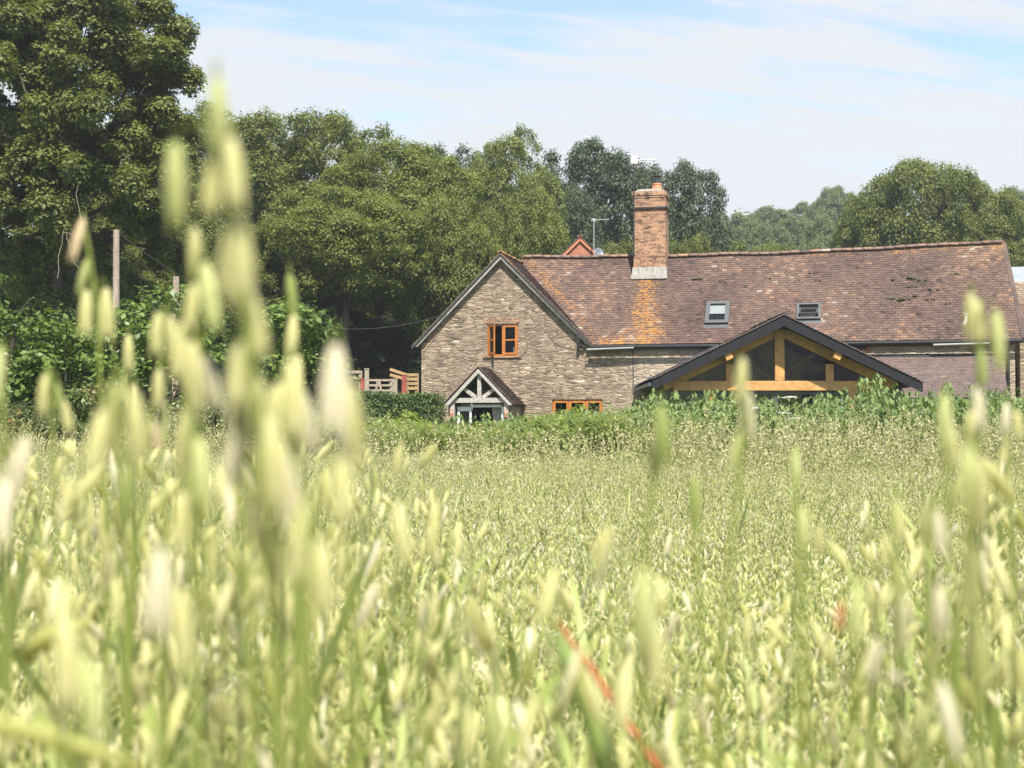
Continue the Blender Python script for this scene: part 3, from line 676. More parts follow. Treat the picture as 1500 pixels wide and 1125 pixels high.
MB().prism([(-.3, bz.z - 1.25), (3, bz.z), (6.3, bz.z - 1.25), (6.3, bz.z - 1.35), (3, bz.z - .1), (-.3, bz.z - 1.35)], -1.3, 9.3, lambda x, y, z_: (y, x, z_)).build('roof', M['sheet metal'], bn)

# ------------------------------------------------------------------ pole, cables, fence, gate
Yp = 42
p0 = at(170.5, 337, Yp); pole = empty('utility_pole', (p0.x, Yp, 0)); tag(pole, 'weathered wooden pole standing among the bushes at the left', 'pole')
MB().tube([(.05, 0, -.3), (.02, 0, p0.z * .5), (0, 0, p0.z)], [.115, .105, .09], 12).build('pole_shaft', M['pole wood'], pole)
ir = MB()
for k_ in range(5): ir.tube([(-.12, -.05, p0.z - .18 - k_ * .42), (.12, -.05, p0.z - .18 - k_ * .42)], .008, 4)
ir.build('step_iron', M['galvanised'], pole)
p1 = at(258, 405, 43.5); po = empty('fence_post', (p1.x, 43.5, 0)); tag(po, 'short square wooden post in the hazel leaves right of the tall pole', 'post')
MB().tube([(0, 0, 0), (0, 0, p1.z)], [.12, .1], 6).build('post', M['pole wood'], po)
def cable(a, b, sag_, label, r=.012):
    pts = [Vector(a).lerp(Vector(b), i / 16) - Vector((0, 0, sag_ * 4 * (i / 16) * (1 - i / 16))) for i in range(17)]
    c_ = MB().tube([p - pts[0] for p in pts], r, 5).build('cable', M['cable'], None, label); c_.location = pts[0]; tag(c_, None, 'cable')
cable((p0.x + .09, Yp, p0.z - .25), at(238, 415, 43.5), .05, 'stay wire slanting down to the right from the wooden pole')
cable((p0.x + .09, Yp, p0.z - .12), hp(-1.6, -.02, 5.15), 1.5, 'slack overhead cable from the wooden pole to the stone gable', .009)

def fence_thing(name, label, cat, A, B, rails, posts, mat, ph, rail_h=.12, pw=.12, group=None):
    f = empty(name, A); tag(f, label, cat, group); d_ = Vector(B) - Vector(A)
    for z0, z1 in rails: MB().beam((0, -.05, z0), (d_.x, d_.y - .05, d_.z + z1), rail_h, .04).build('rail', mat, f)
    for s_ in posts: MB().beam((d_.x * s_, d_.y * s_, d_.z * s_ - .2), (d_.x * s_, d_.y * s_, d_.z * s_ + ph), pw, pw).build('post', mat, f)
    return f
def gp(px, Y_, dz=0):
    q = at(px, 600, Y_); return Vector((q.x, Y_, gh(q.x, Y_) + dz))
F0 = at(572, 580, 49); F1 = at(592, 580, 49); F2 = at(613, 580, 49)
def zt(py, Y_=49): return at(600, py, Y_).z
b0 = zt(584)
def seg(label, pxa, pxb, tops_a, tops_b, Y_, mat, posts, pt, name='rail_fence', cat='fence', rh=.10):
    A = at(pxa, 584, Y_); B = at(pxb, 584, Y_); A.z = B.z = gh(A.x, Y_) ; f = empty(name, A); tag(f, label, cat)
    for ta, tb in zip(tops_a, tops_b):
        MB().beam((0, -.06, at(600, ta, Y_).z - A.z), (B.x - A.x, -.06, at(600, tb, Y_).z - A.z), rh, .05).build('rail', mat, f)
    for s_ in posts:
        MB().beam(((B.x - A.x) * s_, 0, -.5), ((B.x - A.x) * s_, 0, at(600, pt, Y_).z - A.z), .12, .12).build('post', mat, f)
    return f
seg('new yellow timber rails sloping down to the left corner of the stone gable', 571.5, 597, (541, 549), (549.5, 556), 49, M['fence wood'], (.9,), 549)
seg('new yellow timber fence of level rails against the left wall of the gable', 596, 612, (549.5, 555.5, 562, 569), (549, 555.5, 562, 569), 49.3, M['fence wood'], (.05, .93), 547)
seg('old grey rail fence end showing left of the red gate post', 470, 529, (545, 553.5), (545, 553.5), 49, M['old fence wood'], (.02, .5, .985), 543)
g_ = seg('grey five-bar field gate between the red post and the yellow rails', 537, 574, (557, 564.5, 572, 578), (557, 564.5, 572, 578), 48.8, M['old fence wood'], (.0, .99), 555, 'field_gate', 'gate', .07)
w_ = at(574, 584, 48.8).x - at(537, 584, 48.8).x
MB().beam((.1, -.09, .2), (w_ * .45, -.09, at(600, 557, 48.8).z - g_.location.z), .07, .03).beam((w_ * .9, -.09, .2), (w_ * .5, -.09, at(600, 557, 48.8).z - g_.location.z), .07, .03).build('brace', M['old fence wood'], g_)
for px, top, col, lab in ((530.5, 555, 'red paint', 'dull red post at the left end of the grey field gate'), (537.5, 541, 'old fence wood', 'taller pale post beside the dull red gate post'), (592, 550, 'red paint', 'red post where the sloping and level yellow rails meet'), (579, 556, 'old fence wood', 'weathered post at the right end of the field gate')):
    a = at(px, top, 48.7); z0 = gh(a.x, 48.7) - .2
    p_ = empty('gate_post', (a.x, 48.7, z0)); tag(p_, lab, 'post')
    MB().beam((0, 0, 0), (0, 0, a.z - z0), .15, .15).build('post', M[col], p_); MB().beam((0, 0, a.z - z0), (0, 0, a.z - z0 + .03), .17, .17).build('cap', M[col], p_)
# ------------------------------------------------------------------ foliage
def rdir(n): return unit(rng.normal(size=(n, 3)))
def leaf_faces(P, N, size, aspect=.55, tint=None, fold=False, T=None):
    n = len(P); size = np.broadcast_to(size, (n,))[:, None]
    t_ = rdir(n) if T is None else T
    t_ = unit(t_ - N * np.sum(t_ * N, 1, keepdims=True)); s_ = np.cross(N, t_)
    a, b = t_ * size * .5, s_ * size * .5 * aspect
    if tint is None: tint = rng.random(n)
    if not fold:
        V = np.stack([P - a, P - b + a * .1, P + a, P + b + a * .1], 1); F = np.arange(n)[:, None] * 4 + np.arange(4)[None]
        return (V, F, {'tint': tint})
    dn = N * size * .10
    V = np.stack([P - a, P - b + dn * .6, P - dn, P + b + dn * .6, P + a - dn * 1.6, P - b * .75 + a * .45 + dn * .2, P - dn * .7 + a * .45, P + b * .75 + a * .45 + dn * .2], 1)
    q = np.array([(0, 1, 5, 6), (0, 6, 7, 3), (6, 5, 4, 4), (6, 4, 7, 7)])
    F1 = (np.arange(n)[:, None, None] * 8 + q[None, :2]).reshape(-1, 4)
    F2 = (np.arange(n)[:, None, None] * 8 + np.array([(6, 5, 4), (6, 4, 7)])[None]).reshape(-1, 3)
    return [(V, F1, {'tint': np.repeat(tint, 2)}), (np.zeros((0, 3)), F2 - 8 * n, {'tint': np.repeat(tint, 2)})]
def puffs_on(lobes, per, rr, up=.15, jit=.25):
    C, Rr = [], []
    for (x, y, z_, a, b, c_) in lobes:
        n = max(4, int(per * (a * b + a * c_ + b * c_) / 3)); d_ = rdir(n); d_[:, 2] = np.where((d_[:, 2] < -.25) & (rng.random(n) < .7), -d_[:, 2], d_[:, 2])
        f = 1 - jit * rng.random(n) ** 1.6
        C.append(np.array([x, y, z_]) + d_ * np.array([a, b, c_]) * f[:, None]); Rr.append(rr * (.6 + .8 * rng.random(n)))
    return np.concatenate(C), np.concatenate(Rr)
def puff_leaves(C, Rr, n, size, flat=.62, aspect=.6, sizevar=1.0, inner=.35):
    p = Rr ** 2 / np.sum(Rr ** 2); i = rng.choice(len(C), n, p=p); d_ = rdir(n)
    d_[:, 2] = np.where((d_[:, 2] < 0) & (rng.random(n) < .55), -d_[:, 2], d_[:, 2])
    f = np.where(rng.random(n) < inner, rng.random(n) ** .5, .72 + .62 * rng.random(n) ** 1.6)
    P = C[i] + d_ * (Rr[i] * f)[:, None] * np.array([1, 1, flat])
    N = unit(d_ * .8 + np.array([0, 0, .6]) + rdir(n) * .62)
    pt = rng.random(len(C)); ti = np.clip(.55 * pt[i] + .45 * rng.random(n), 0, 1)
    return leaf_faces(P, N, size * (1 - sizevar / 2 + sizevar * rng.random(n)), aspect, ti)
def limbs(mb, base, tips, r0, seed, trunk_top, tw=.8):
    rr = random.Random(seed); tt = Vector(trunk_top); b_ = Vector(base)
    mid = b_.lerp(tt, .5) + Vector((rr.uniform(-.2, .2), rr.uniform(-.2, .2), 0))
    mb.tube([b_ - Vector((0, 0, .4)), b_ + Vector((0, 0, .3)), mid, tt], [r0 * 1.35, r0, r0 * .85, r0 * .65], 9)
    for tp in tips:
        tp = Vector(tp); L = (tp - tt).length * tw; m1 = tt.lerp(tp, .35) + Vector((rr.uniform(-1, 1), rr.uniform(-1, 1), rr.uniform(-.2, .9))) * L * .12
        m2 = tt.lerp(tp, .7) + Vector((rr.uniform(-1, 1), rr.uniform(-1, 1), rr.uniform(0, 1))) * L * .10
        mb.tube([tt - Vector((0, 0, .3)), m1, m2, tp], [r0 * .5, r0 * .36, r0 * .22, r0 * .06], 6)
        for q in range(4):
            s0 = m1.lerp(m2, rr.random()) if q < 2 else m2.lerp(tp, rr.random() * .7); e = s0 + Vector((rr.uniform(-1, 1), rr.uniform(-1, 1), rr.uniform(-.1, .9))) * L * .38
            k_ = s0.lerp(e, .5) + Vector((rr.uniform(-1, 1), rr.uniform(-1, 1), rr.uniform(-1, 1))) * L * .05
            mb.tube([s0, k_, e], [r0 * .16, r0 * .1, r0 * .025], 5)
def make_tree(name, mat, H, Rd, n, size, seed, crown_low=.25, nl=9, pr=.9, per=.75, bark='bark', flat=.8):
    """a broad-leaved tree H tall with crown radius Rd, modelled at the origin"""
    global rng
    old = rng; rng = np.random.default_rng(seed); rr = random.Random(seed)
    t_ = empty(name); zl = H * crown_low; ch_ = H - zl; lobes = []
    K_ = nl * 3; kd = unit(np.stack([(lambda s, a: np.array([math.cos(a) * math.sqrt(1 - s * s), math.sin(a) * math.sqrt(1 - s * s), s]))(1 - 1.75 * (i + .5) / K_, i * 2.39996) for i in range(K_)]) + rng.normal(0, .16, (K_, 3)))
    ka = rng.uniform(.26, .46, K_); kh = rng.uniform(.20, .44, K_)
    nP = int(per * 420); d_ = rdir(nP); d_[:, 2] = np.where((d_[:, 2] < -.3) & (rng.random(nP) < .6), -d_[:, 2], d_[:, 2])
    an = np.arccos(np.clip(d_ @ kd.T, -1, 1)); f = .58 + np.max(kh * np.sqrt(np.clip(1 - (an / ka) ** 2, 0, 1)), axis=1)
    f *= np.where(rng.random(nP) < .78, 1, rng.uniform(.5, 1, nP))
    sh = np.abs(d_[:, 2]) ** 2 * .0 + 1; C = d_ * f[:, None] * np.array([Rd, Rd, 1]); C[:, 2] = np.where(d_[:, 2] > 0, C[:, 2] * ch_ * .52, C[:, 2] * ch_ * .44) + zl + ch_ * .44
    fl_ = 1 + .16 * np.clip(C[:, 2:3] - zl, 0, None) / ch_ * np.array([1, 1, 0]); C *= fl_
    Rr = pr * rng.uniform(.55, 1.25, nP)
    lobes.append((0, 0, zl + ch_ * .50, Rd * .66, Rd * .66, ch_ * .45)); lobes.append((Rd * .1, 0, zl + ch_ * .74, Rd * .45, Rd * .45, ch_ * .22))
    for i in range(nl):
        a = i * 2.4 + rr.uniform(-.4, .4); s_ = -.62 + 1.55 * (i + .5) / nl; cs = math.sqrt(max(.04, 1 - min(1, abs(s_)) ** 2.2)); q = rr.uniform(.52, .66)
        r_ = Rd * rr.uniform(.34, .46)
        lobes.append((math.cos(a) * cs * Rd * q, math.sin(a) * cs * Rd * q, zl + ch_ * (.42 + .33 * s_ * rr.uniform(.85, 1.0)), r_, r_, min(r_ * rr.uniform(.6, .8), ch_ * .2)))
    top = max(l[2] + l[5] for l in lobes); sc_ = (H - zl) / (top - zl); lobes = [(l[0], l[1], zl + (l[2] - zl) * sc_, l[3], l[4], l[5]) for l in lobes]
    me_ = npmesh('crown', [puff_leaves(C, Rr, n, size, flat)]); link('crown', me_, M[mat], t_)
    b_ = MB(); limbs(b_, (0, 0, 0), [(l[0] * .75, l[1] * .75, l[2] * .92) for l in lobes], H * .022, seed, (0, 0, zl + ch_ * .22)); b_.build('trunk', M[bark], t_, smooth=True)
    rng = old
    return t_
BASE = {}
def place_tree(kind, px, top, Y_, width_px, label, rz, group='trees of the wood behind the farmhouse', thick=1.0, name=None):
    src, H, Rd = BASE[kind]; q = at(px, top, Y_); z0 = gh(q.x, Y_) - .1; h_ = q.z - z0; rpx = width_px / 2 / FPX * Y_
    t_ = src if 'label' not in src else dup(src)
    t_.location = (q.x, Y_, z0); t_.rotation_euler = (0, 0, rz); t_.scale = (rpx / Rd, rpx / Rd * thick, h_ / H)
    tag(t_, label, 'tree', group); return t_
def reg(key, H, Rd, **kw):
    nm = kw.pop('name', 'oak_tree'); BASE[key] = (make_tree(nm, kw.pop('mat'), H, Rd, seed=kw.pop('seed'), **kw), H, Rd)
reg('a', 16, 6, mat='oak leaves', n=125000, size=.165, seed=3, crown_low=.02, nl=17, pr=.62, per=1.9)
reg('b', 16, 6, mat='bright leaves', n=125000, size=.165, seed=11, crown_low=.02, nl=18, pr=.62, per=1.9)
reg('f', 13, 6, mat='bright leaves', n=110000, size=.16, seed=57, crown_low=.36, nl=16, pr=.6, per=1.9)
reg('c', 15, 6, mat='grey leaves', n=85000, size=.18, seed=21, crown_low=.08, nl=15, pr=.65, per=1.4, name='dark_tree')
reg('d', 14, 6, mat='far leaves', n=60000, size=.24, seed=31, crown_low=.0, nl=13, pr=.7, per=1.3, name='hillside_tree')
reg('e', 14, 7.5, mat='oak leaves', n=150000, size=.175, seed=44, crown_low=.06, nl=22, pr=.68, per=1.8)
OT = place_tree
OT('b', 592, 170, 67, 250, 'bright green oak with a tall rounded crown left of the stone gable', .4)
OT('a', 440, 126, 70, 270, 'tall mid-green oak behind the tallest blurred oat stalk', 1.3)
OT('f', 505, 262, 59, 270, 'lower bright oak crown hanging over the dark hollow left of the gable', 2.6)
OT('f', 655, 275, 61, 190, 'green oak just above the left slope of the gable roof', 4.0)
OT('a', 330, 128, 76, 230, 'oak crown between the big left tree and the tall oak', 5.1)
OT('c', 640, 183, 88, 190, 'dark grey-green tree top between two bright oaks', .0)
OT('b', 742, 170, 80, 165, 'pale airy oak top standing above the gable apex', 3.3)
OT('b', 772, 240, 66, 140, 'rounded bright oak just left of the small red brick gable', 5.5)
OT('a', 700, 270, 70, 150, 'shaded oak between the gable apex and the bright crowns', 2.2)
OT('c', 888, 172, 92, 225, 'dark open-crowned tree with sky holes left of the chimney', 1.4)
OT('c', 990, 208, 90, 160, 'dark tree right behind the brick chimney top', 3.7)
OT('c', 575, 455, 66, 150, 'added dark-leaved tree that darkens the hollow behind the rail fence', 2.2)  # this tree and the next are put in to darken bright ground
OT('c', 505, 470, 64, 110, 'added low dark-leaved tree that darkens the ground left of the rail fence', 3.9)
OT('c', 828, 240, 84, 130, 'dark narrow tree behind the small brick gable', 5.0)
OT('a', 1000, 312, 68, 120, 'mid-green tree showing just right of the chimney stack', .9)
OT('a', 920, 325, 70, 150, 'shaded green tree low behind the chimney and aerials', 3.0)
OT('e', 1372, 216, 86, 275, 'big spreading oak above the right half of the farmhouse roof', .7)
OT('e', 1470, 278, 80, 210, 'wide oak lobe at the right edge above the roof end', 2.9)
OT('a', 1272, 262, 90, 130, 'oak at the left flank of the big spreading oak', 4.4)
OT('a', 1120, 326, 72, 150, 'low dark green tree in the dip of the far hillside', 1.9)
OT('a', 1235, 342, 74, 130, 'low leafy tree between the hillside dip and the big oak', 5.9)
OT('a', 1060, 345, 70, 110, 'low bushy tree right of the chimney just over the ridge', 4.9)
OT('a', 470, 400, 70, 190, 'low dark oak filling the shade left of the rail fence', 3.6)
OT('a', 590, 400, 71, 190, 'low shaded tree touching the left slope of the gable', .2)
OT('a', 400, 395, 76, 230, 'shaded tree deep in the wood behind the left bushes', 4.2)
OT('a', 540, 400, 78, 240, 'shaded tree deep in the wood above the rail fence', 5.2)
OT('a', 250, 380, 74, 240, 'shaded tree deep in the wood right of the wooden pole', .3)
OT('a', 345, 300, 58, 200, 'shaded oak behind the hazel bushes', 2.0)
OT('a', 240, 240, 62, 230, 'shaded tree behind the wooden pole', 1.0)
OT('a', 215, 125, 74, 210, 'shaded oak filling the gap right of the huge oak', 3.3)
OT('a', 10, 120, 66, 300, 'dark tree filling the wood at the left edge', 2.7)
OT('a', 120, 330, 56, 240, 'low dark tree under the big left oak', 5.3)
OT('a', -20, 330, 54, 200, 'low dark tree at the left edge under the big oak', .6)
# the far hillside
for i, (px, top, Y_, wd) in enumerate([(1075, 300, 175, 90), (1130, 292, 200, 100), (1180, 285, 215, 90), (1222, 259, 190, 90), (1262, 268, 205, 80), (1100, 312, 150, 80), (1160, 306, 160, 90), (1205, 300, 150, 70), (1040, 305, 190, 80), (1250, 300, 165, 80), (1190, 335, 120, 70),
                                       (1440, 256, 150, 70), (1488, 258, 155, 80), (1530, 262, 160, 80), (1410, 262, 170, 70)]):
    lab = ['pale rounded tree low on the hazy hillside just right of the dark trees', 'hazy tree in the middle of the far skyline', 'hazy tree on the far skyline left of the highest one', 'highest pale tree on the hazy skyline', 'pale skyline tree beside the left flank of the big oak',
           'light green tree below the left part of the far skyline', 'light green tree below the middle of the far skyline', 'light green tree below the highest skyline tree', 'hazy tree touching the dark trees behind the chimney', 'hazy tree tucked under the big oak left side', 'small yellow-green tree at the foot of the hazy hill',
           'distant grey-green tree top right of the big oak', 'distant grey-green tree top at the right edge', 'far tree just cut by the right edge', 'distant tree top showing over the right slope of the big oak'][i]
    OT('d', px, top, Y_, wd, lab, i * 1.7, 'trees on the hazy hillside')
# far wooded slopes that read as one mass
rngw = np.random.default_rng(5)
def far_wood():
    global rng
    P, S = [], []
    xx = rngw.uniform(-140, 190, 420); yy = rngw.uniform(170, 330, 420); zz = ground_h(xx, yy)
    C = np.stack([xx, yy, zz + 4], 1); Rr = rngw.uniform(3.5, 5.5, 420)
    return puff_leaves(C, Rr, 150000, .75, .95, .7)
fw = link('far_wood', npmesh('far_wood', [far_wood()]), M['far leaves']); tag(fw, 'hazy wood covering the far hillside', 'wood', None, 'stuff')

# the big tree that towers over the left of the photograph
def big_tree():
    global rng
    old = rng; rng = np.random.default_rng(77); Y_ = 47
    q = at(85, 500, Y_); z0 = gh(q.x, Y_) - .1; t_ = empty('big_oak_tree', (q.x, Y_, z0))
    tag(t_, 'huge oak with dark forking limbs rising out of the frame at the top left', 'tree', 'trees of the wood behind the farmhouse')
    L = []
    for (px, py, dy, rpx, fl) in [(20, 20, 0, 75, .6), (110, 0, 1, 80, .6), (205, 25, 0, 62, .5), (235, 110, -.5, 48, .5), (180, 120, 1.5, 60, .6), (60, 130, -1, 80, .6), (130, 190, -2, 75, .55), (225, 190, 0, 55, .6), (235, 255, -1, 48, .6), (40, 250, -2.2, 80, .55), (150, 275, -2.4, 70, .5), (225, 330, -.5, 55, .55), (110, 90, 2, 80, .6),
                                  (20, 370, -1, 75, .5), (120, 370, 0, 70, .5), (235, 395, 1, 50, .5), (-60, 80, 0, 90, .6), (-50, 250, 0, 90, .6), (10, -80, 0, 90, .6), (130, -90, 0, 90, .6), (200, -50, 0, 60, .6), (60, 440, 1, 70, .5), (255, 300, .5, 42, .6), (262, 200, 1, 30, .6), (245, 165, 1, 36, .6), (205, 300, 2, 50, .6), (180, 240, 2, 50, .6), (255, 60, 0, 26, .6), (270, 115, 0, 18, .5), (262, 385, 1.5, 44, .6), (-5, 120, -1, 55, .6), (20, 170, 1, 45, .6), (60, 60, -1.5, 50, .6), (140, 60, -1.5, 50, .6), (150, 130, -2.5, 42, .6), (0, 200, -2, 50, .6), (30, 20, -1.5, 40, .6), (100, 20, -2, 45, .6), (200, 70, -1.5, 40, .6), (160, 440, 1, 60, .5)]:
        c_ = at(px, py, Y_ + dy); r_ = rpx * 1.18 / FPX * Y_; L.append((c_.x - q.x, dy, c_.z - z0, r_, r_ * .95, r_ * (fl + .18)))
    r2 = random.Random(12)
    for k_ in range(46):
        px = r2.uniform(-90, 262); py = r2.uniform(-110, 450); rpx = r2.uniform(34, 58)
        if px + rpx > 292 or py + rpx * .5 < -10 and px > 240: continue
        dy = r2.uniform(-3, 2.5); c_ = at(px, py, Y_ + dy); r_ = rpx / FPX * Y_; L.append((c_.x - q.x, dy, c_.z - z0, r_, r_, r_ * .8))
    C, Rr = puffs_on(L, 4.5, .40, jit=.75)
    link('crown', npmesh('crown', [puff_leaves(C, Rr, 430000, .125, .95)]), M['oak leaves'], t_)
    b_ = MB(); T0 = at(85, 330, Y_); T0 = (T0.x - q.x, 0, T0.z - z0)
    limbs(b_, (0, 0, 0), [(l[0], l[1], l[2] + .2) for l in L[1::4]], .24, 9, T0, .3)
    b_.tube([T0, (at(85, 150, Y_).x - q.x, 1.2, at(85, 150, Y_).z - z0), (at(78, 0, Y_).x - q.x, 2.0, at(78, 0, Y_).z - z0), (at(70, -120, Y_).x - q.x, .3, at(70, -120, Y_).z - z0)], [.30, .24, .18, .08], 9)
    b_.build('trunk', M['bark'], t_, smooth=True)
    v_ = MB(); rr = random.Random(4)
    for sx, sy, ex, ey in ((96, 335, 82, 408), (97, 342, 113, 392), (110, 250, 118, 330), (96, 340, 108, 344)):
        pts = []
        for k_ in range(8):
            f = k_ / 7; c_ = at(sx + (ex - sx) * f + rr.uniform(-3, 3), sy + (ey - sy) * f, Y_ - 3.6); pts.append((c_.x - q.x, -3.6, c_.z - z0))
        v_.tube(pts, .011, 4)
    v_.build('dead_twigs', M['pale bark'], t_); rng = old
big_tree()

# ------------------------------------------------------------------ bushes
def shrub(name, label, cat, px, top, Y_, wpx, mat, n, size, pr, per, group=None, depth=1.0, nl=7, fold=False, low=0.1, stems=10, thick=None, seed=1, flat=.7, sprays=0):
    global rng
    old = rng; rng = np.random.default_rng(seed); rr = random.Random(seed)
    q = at(px, top, Y_); z0 = gh(q.x, Y_); H = q.z - z0; Rx = wpx / 2 / FPX * Y_; Ry = Rx * depth if thick is None else thick
    o_ = empty(name, (q.x, Y_, z0)); tag(o_, label, cat, group)
    L = [(0, 0, H * .42, Rx * .6, Ry * .6, H * .42)]
    for i in range(nl):
        a = i * 2.4; f = rr.uniform(.35, .75); r_ = rr.uniform(.28, .42)
        L.append((math.cos(a) * Rx * f, math.sin(a) * Ry * f, H * rr.uniform(.22, .78), Rx * r_, Ry * r_, H * rr.uniform(.16, .24)))
    C, Rr = puffs_on(L, per, pr)
    C[:, 2] = np.clip(C[:, 2], .1, H - pr * .4)
    lf = puff_leaves(C, Rr, n, size, flat, .62)
    parts = [lf]; tw = MB()
    for s_ in range(sprays):            # long arching shoots carrying rows of leaves
        a = rr.uniform(0, 6.28); f = rr.uniform(.2, .9); b0_ = Vector((math.cos(a) * Rx * f * .7, math.sin(a) * Ry * f * .7, H * rr.uniform(.35, .75)))
        e_ = b0_ + Vector((math.cos(a) * rr.uniform(.1, .7), math.sin(a) * rr.uniform(.1, .5), rr.uniform(.35, .9)))
        e_.z = min(e_.z, H * 1.04); md = b0_.lerp(e_, .55) + Vector((0, 0, .12)); tw.tube([b0_, md, e_], [.012, .008, .003], 4)
        nn = 16; f_ = np.linspace(.05, 1, nn)[:, None]; P = (1 - f_) ** 2 * np.array(b0_) + 2 * f_ * (1 - f_) * np.array(md) + f_ ** 2 * np.array(e_)
        sd_ = rdir(nn) * np.array([1, 1, .25]); sd_ = unit(sd_)
        parts.append(leaf_faces(P + sd_ * size * .5, unit(np.array([[0, 0, 1.0]]) + rdir(nn) * .5), size * rng.uniform(.7, 1.1, nn), .62, rng.random(nn), T=sd_))
    link('foliage', npmesh('foliage', parts), M[mat], o_)
    for s_ in range(stems):
        l = rr.choice(L); a = rr.uniform(0, 6.28)
        tw.tube([(rr.uniform(-.2, .2), rr.uniform(-.2, .2), -.1), (l[0] * .5, l[1] * .5, l[2] * .6), (l[0] + rr.uniform(-.2, .2), l[1], l[2] + l[5] * .6)], [.035, .025, .01], 5)
    if tw.v: tw.build('stems', M['bark'], o_)
    rng = old; return o_
gz_ = 'hazel bushes along the left of the field'
shrub('hazel_bush', 'leafy hazel bush in front of the lower half of the wooden pole', 'bush', 238, 378, 27, 190, 'hazel leaves', 5200, .125, .42, 5, gz_, .8, 9, seed=2, sprays=46)
shrub('hazel_bush', 'hazel bush with shining leaves left of the wooden pole', 'bush', 100, 450, 28, 230, 'hazel leaves', 5200, .12, .40, 5, gz_, .7, 9, seed=3, sprays=50)
shrub('hazel_bush', 'hazel bush reaching in from the left edge of the picture', 'bush', -10, 395, 28, 150, 'hazel leaves', 4200, .12, .42, 5, gz_, .7, 9, seed=4, sprays=24)
shrub('hazel_bush', 'yellow-green leafy bush behind the pair of slim blurred oats left of the hedge', 'bush', 430, 425, 28, 130, 'hazel leaves', 4200, .11, .36, 6, gz_, .8, 9, seed=5, sprays=40)
shrub('hazel_bush', 'shaded bush behind the pinkish blurred oat head', 'bush', 335, 470, 28.5, 120, 'hazel leaves', 3200, .11, .36, 6, gz_, .8, 9, seed=6, sprays=26)
shrub('hazel_bush', 'small leafy bush beside the grey rail fence end', 'bush', 482, 498, 29, 70, 'hazel leaves', 1800, .10, .28, 8, gz_, .8, 6, seed=7, sprays=18)
gb = 'brambles along the field edge'
for i, (px, top, Y_, wd, lab) in enumerate([(60, 598, 25.5, 170, 'reddish bramble mound at the left edge of the field'), (190, 572, 26, 190, 'dense small-leaved thicket below the wooden pole'), (330, 585, 25.5, 170, 'dark bramble thicket behind the blurred oat cluster'), (460, 572, 26.5, 150, 'dark thicket left of the clipped hedge'), (-30, 575, 26.5, 120, 'bramble thicket cut by the left edge')]):
    shrub('bramble_thicket', lab, 'thicket', px, top, Y_, wd, 'bramble leaves', 9000, .062, .25, 12, gb, .6, 9, seed=20 + i, thick=1.1, sprays=14)
shrub('lime_shrub', 'small bright yellow-green shrub at the right end of the clipped hedge', 'shrub', 618, 602, 33, 80, 'lime leaves', 3500, .07, .2, 12, None, .8, 6, seed=31, sprays=8)
shrub('yellow_shrub', 'yellow-leaved climber in front of the lower timber window', 'shrub', 850, 592, 36, 74, 'lime leaves', 1700, .085, .2, 8, None, .5, 6, seed=32, sprays=26)
shrub('garden_shrub', 'green leafy shrub right of the lower timber window', 'shrub', 915, 598, 35, 90, 'weed leaves', 2600, .09, .2, 8, None, .6, 6, seed=33, sprays=24)
shrub('garden_shrub', 'leafy shrub before the right end of the lean-to', 'shrub', 1490, 572, 33, 90, 'weed leaves', 2600, .10, .25, 8, None, .6, 6, seed=34, sprays=14)
# clipped hedge
def hedge():
    a, b = at(505, 577, 39), at(650, 577, 41.5); L = (b - a).length; H = 2.22; o_ = empty('clipped_hedge', (a.x, a.y, 0), math.atan2(b.y - a.y, b.x - a.x))
    tag(o_, 'neatly clipped dark green hedge between the gate and the porch', 'hedge')
    n = 26000; f = rng.random(n); u = rng.random(n) * L; v_ = rng.random(n) * 1.2; zz = rng.random(n) * H
    top = f < .28; P = np.where(top[:, None], np.stack([u, v_, np.full(n, H)], 1), np.stack([u, np.where(f < .85, 0, 1.2), zz], 1)); e = f > .94; P[e] = np.stack([np.where(rng.random(e.sum()) < .5, 0, L), v_[e], zz[e]], 1)
    P += rng.normal(0, .05, P.shape); P[:, 2] += .04 * np.sin(P[:, 0] * 2.1) + .03 * np.sin(P[:, 0] * 5)
    N = unit(np.where(top[:, None], [[0, 0, 1.0]], [[0, -1.0, .2]]) + rdir(n) * .9)
    link('foliage', npmesh('foliage', [leaf_faces(P, N, rng.uniform(.05, .09, n), .65)]), M['hedge leaves'], o_)
    MB().box(.12, L - .12, .12, 1.08, 0, H - .12).build('inner_twigs', M['bark'], o_)
hedge()

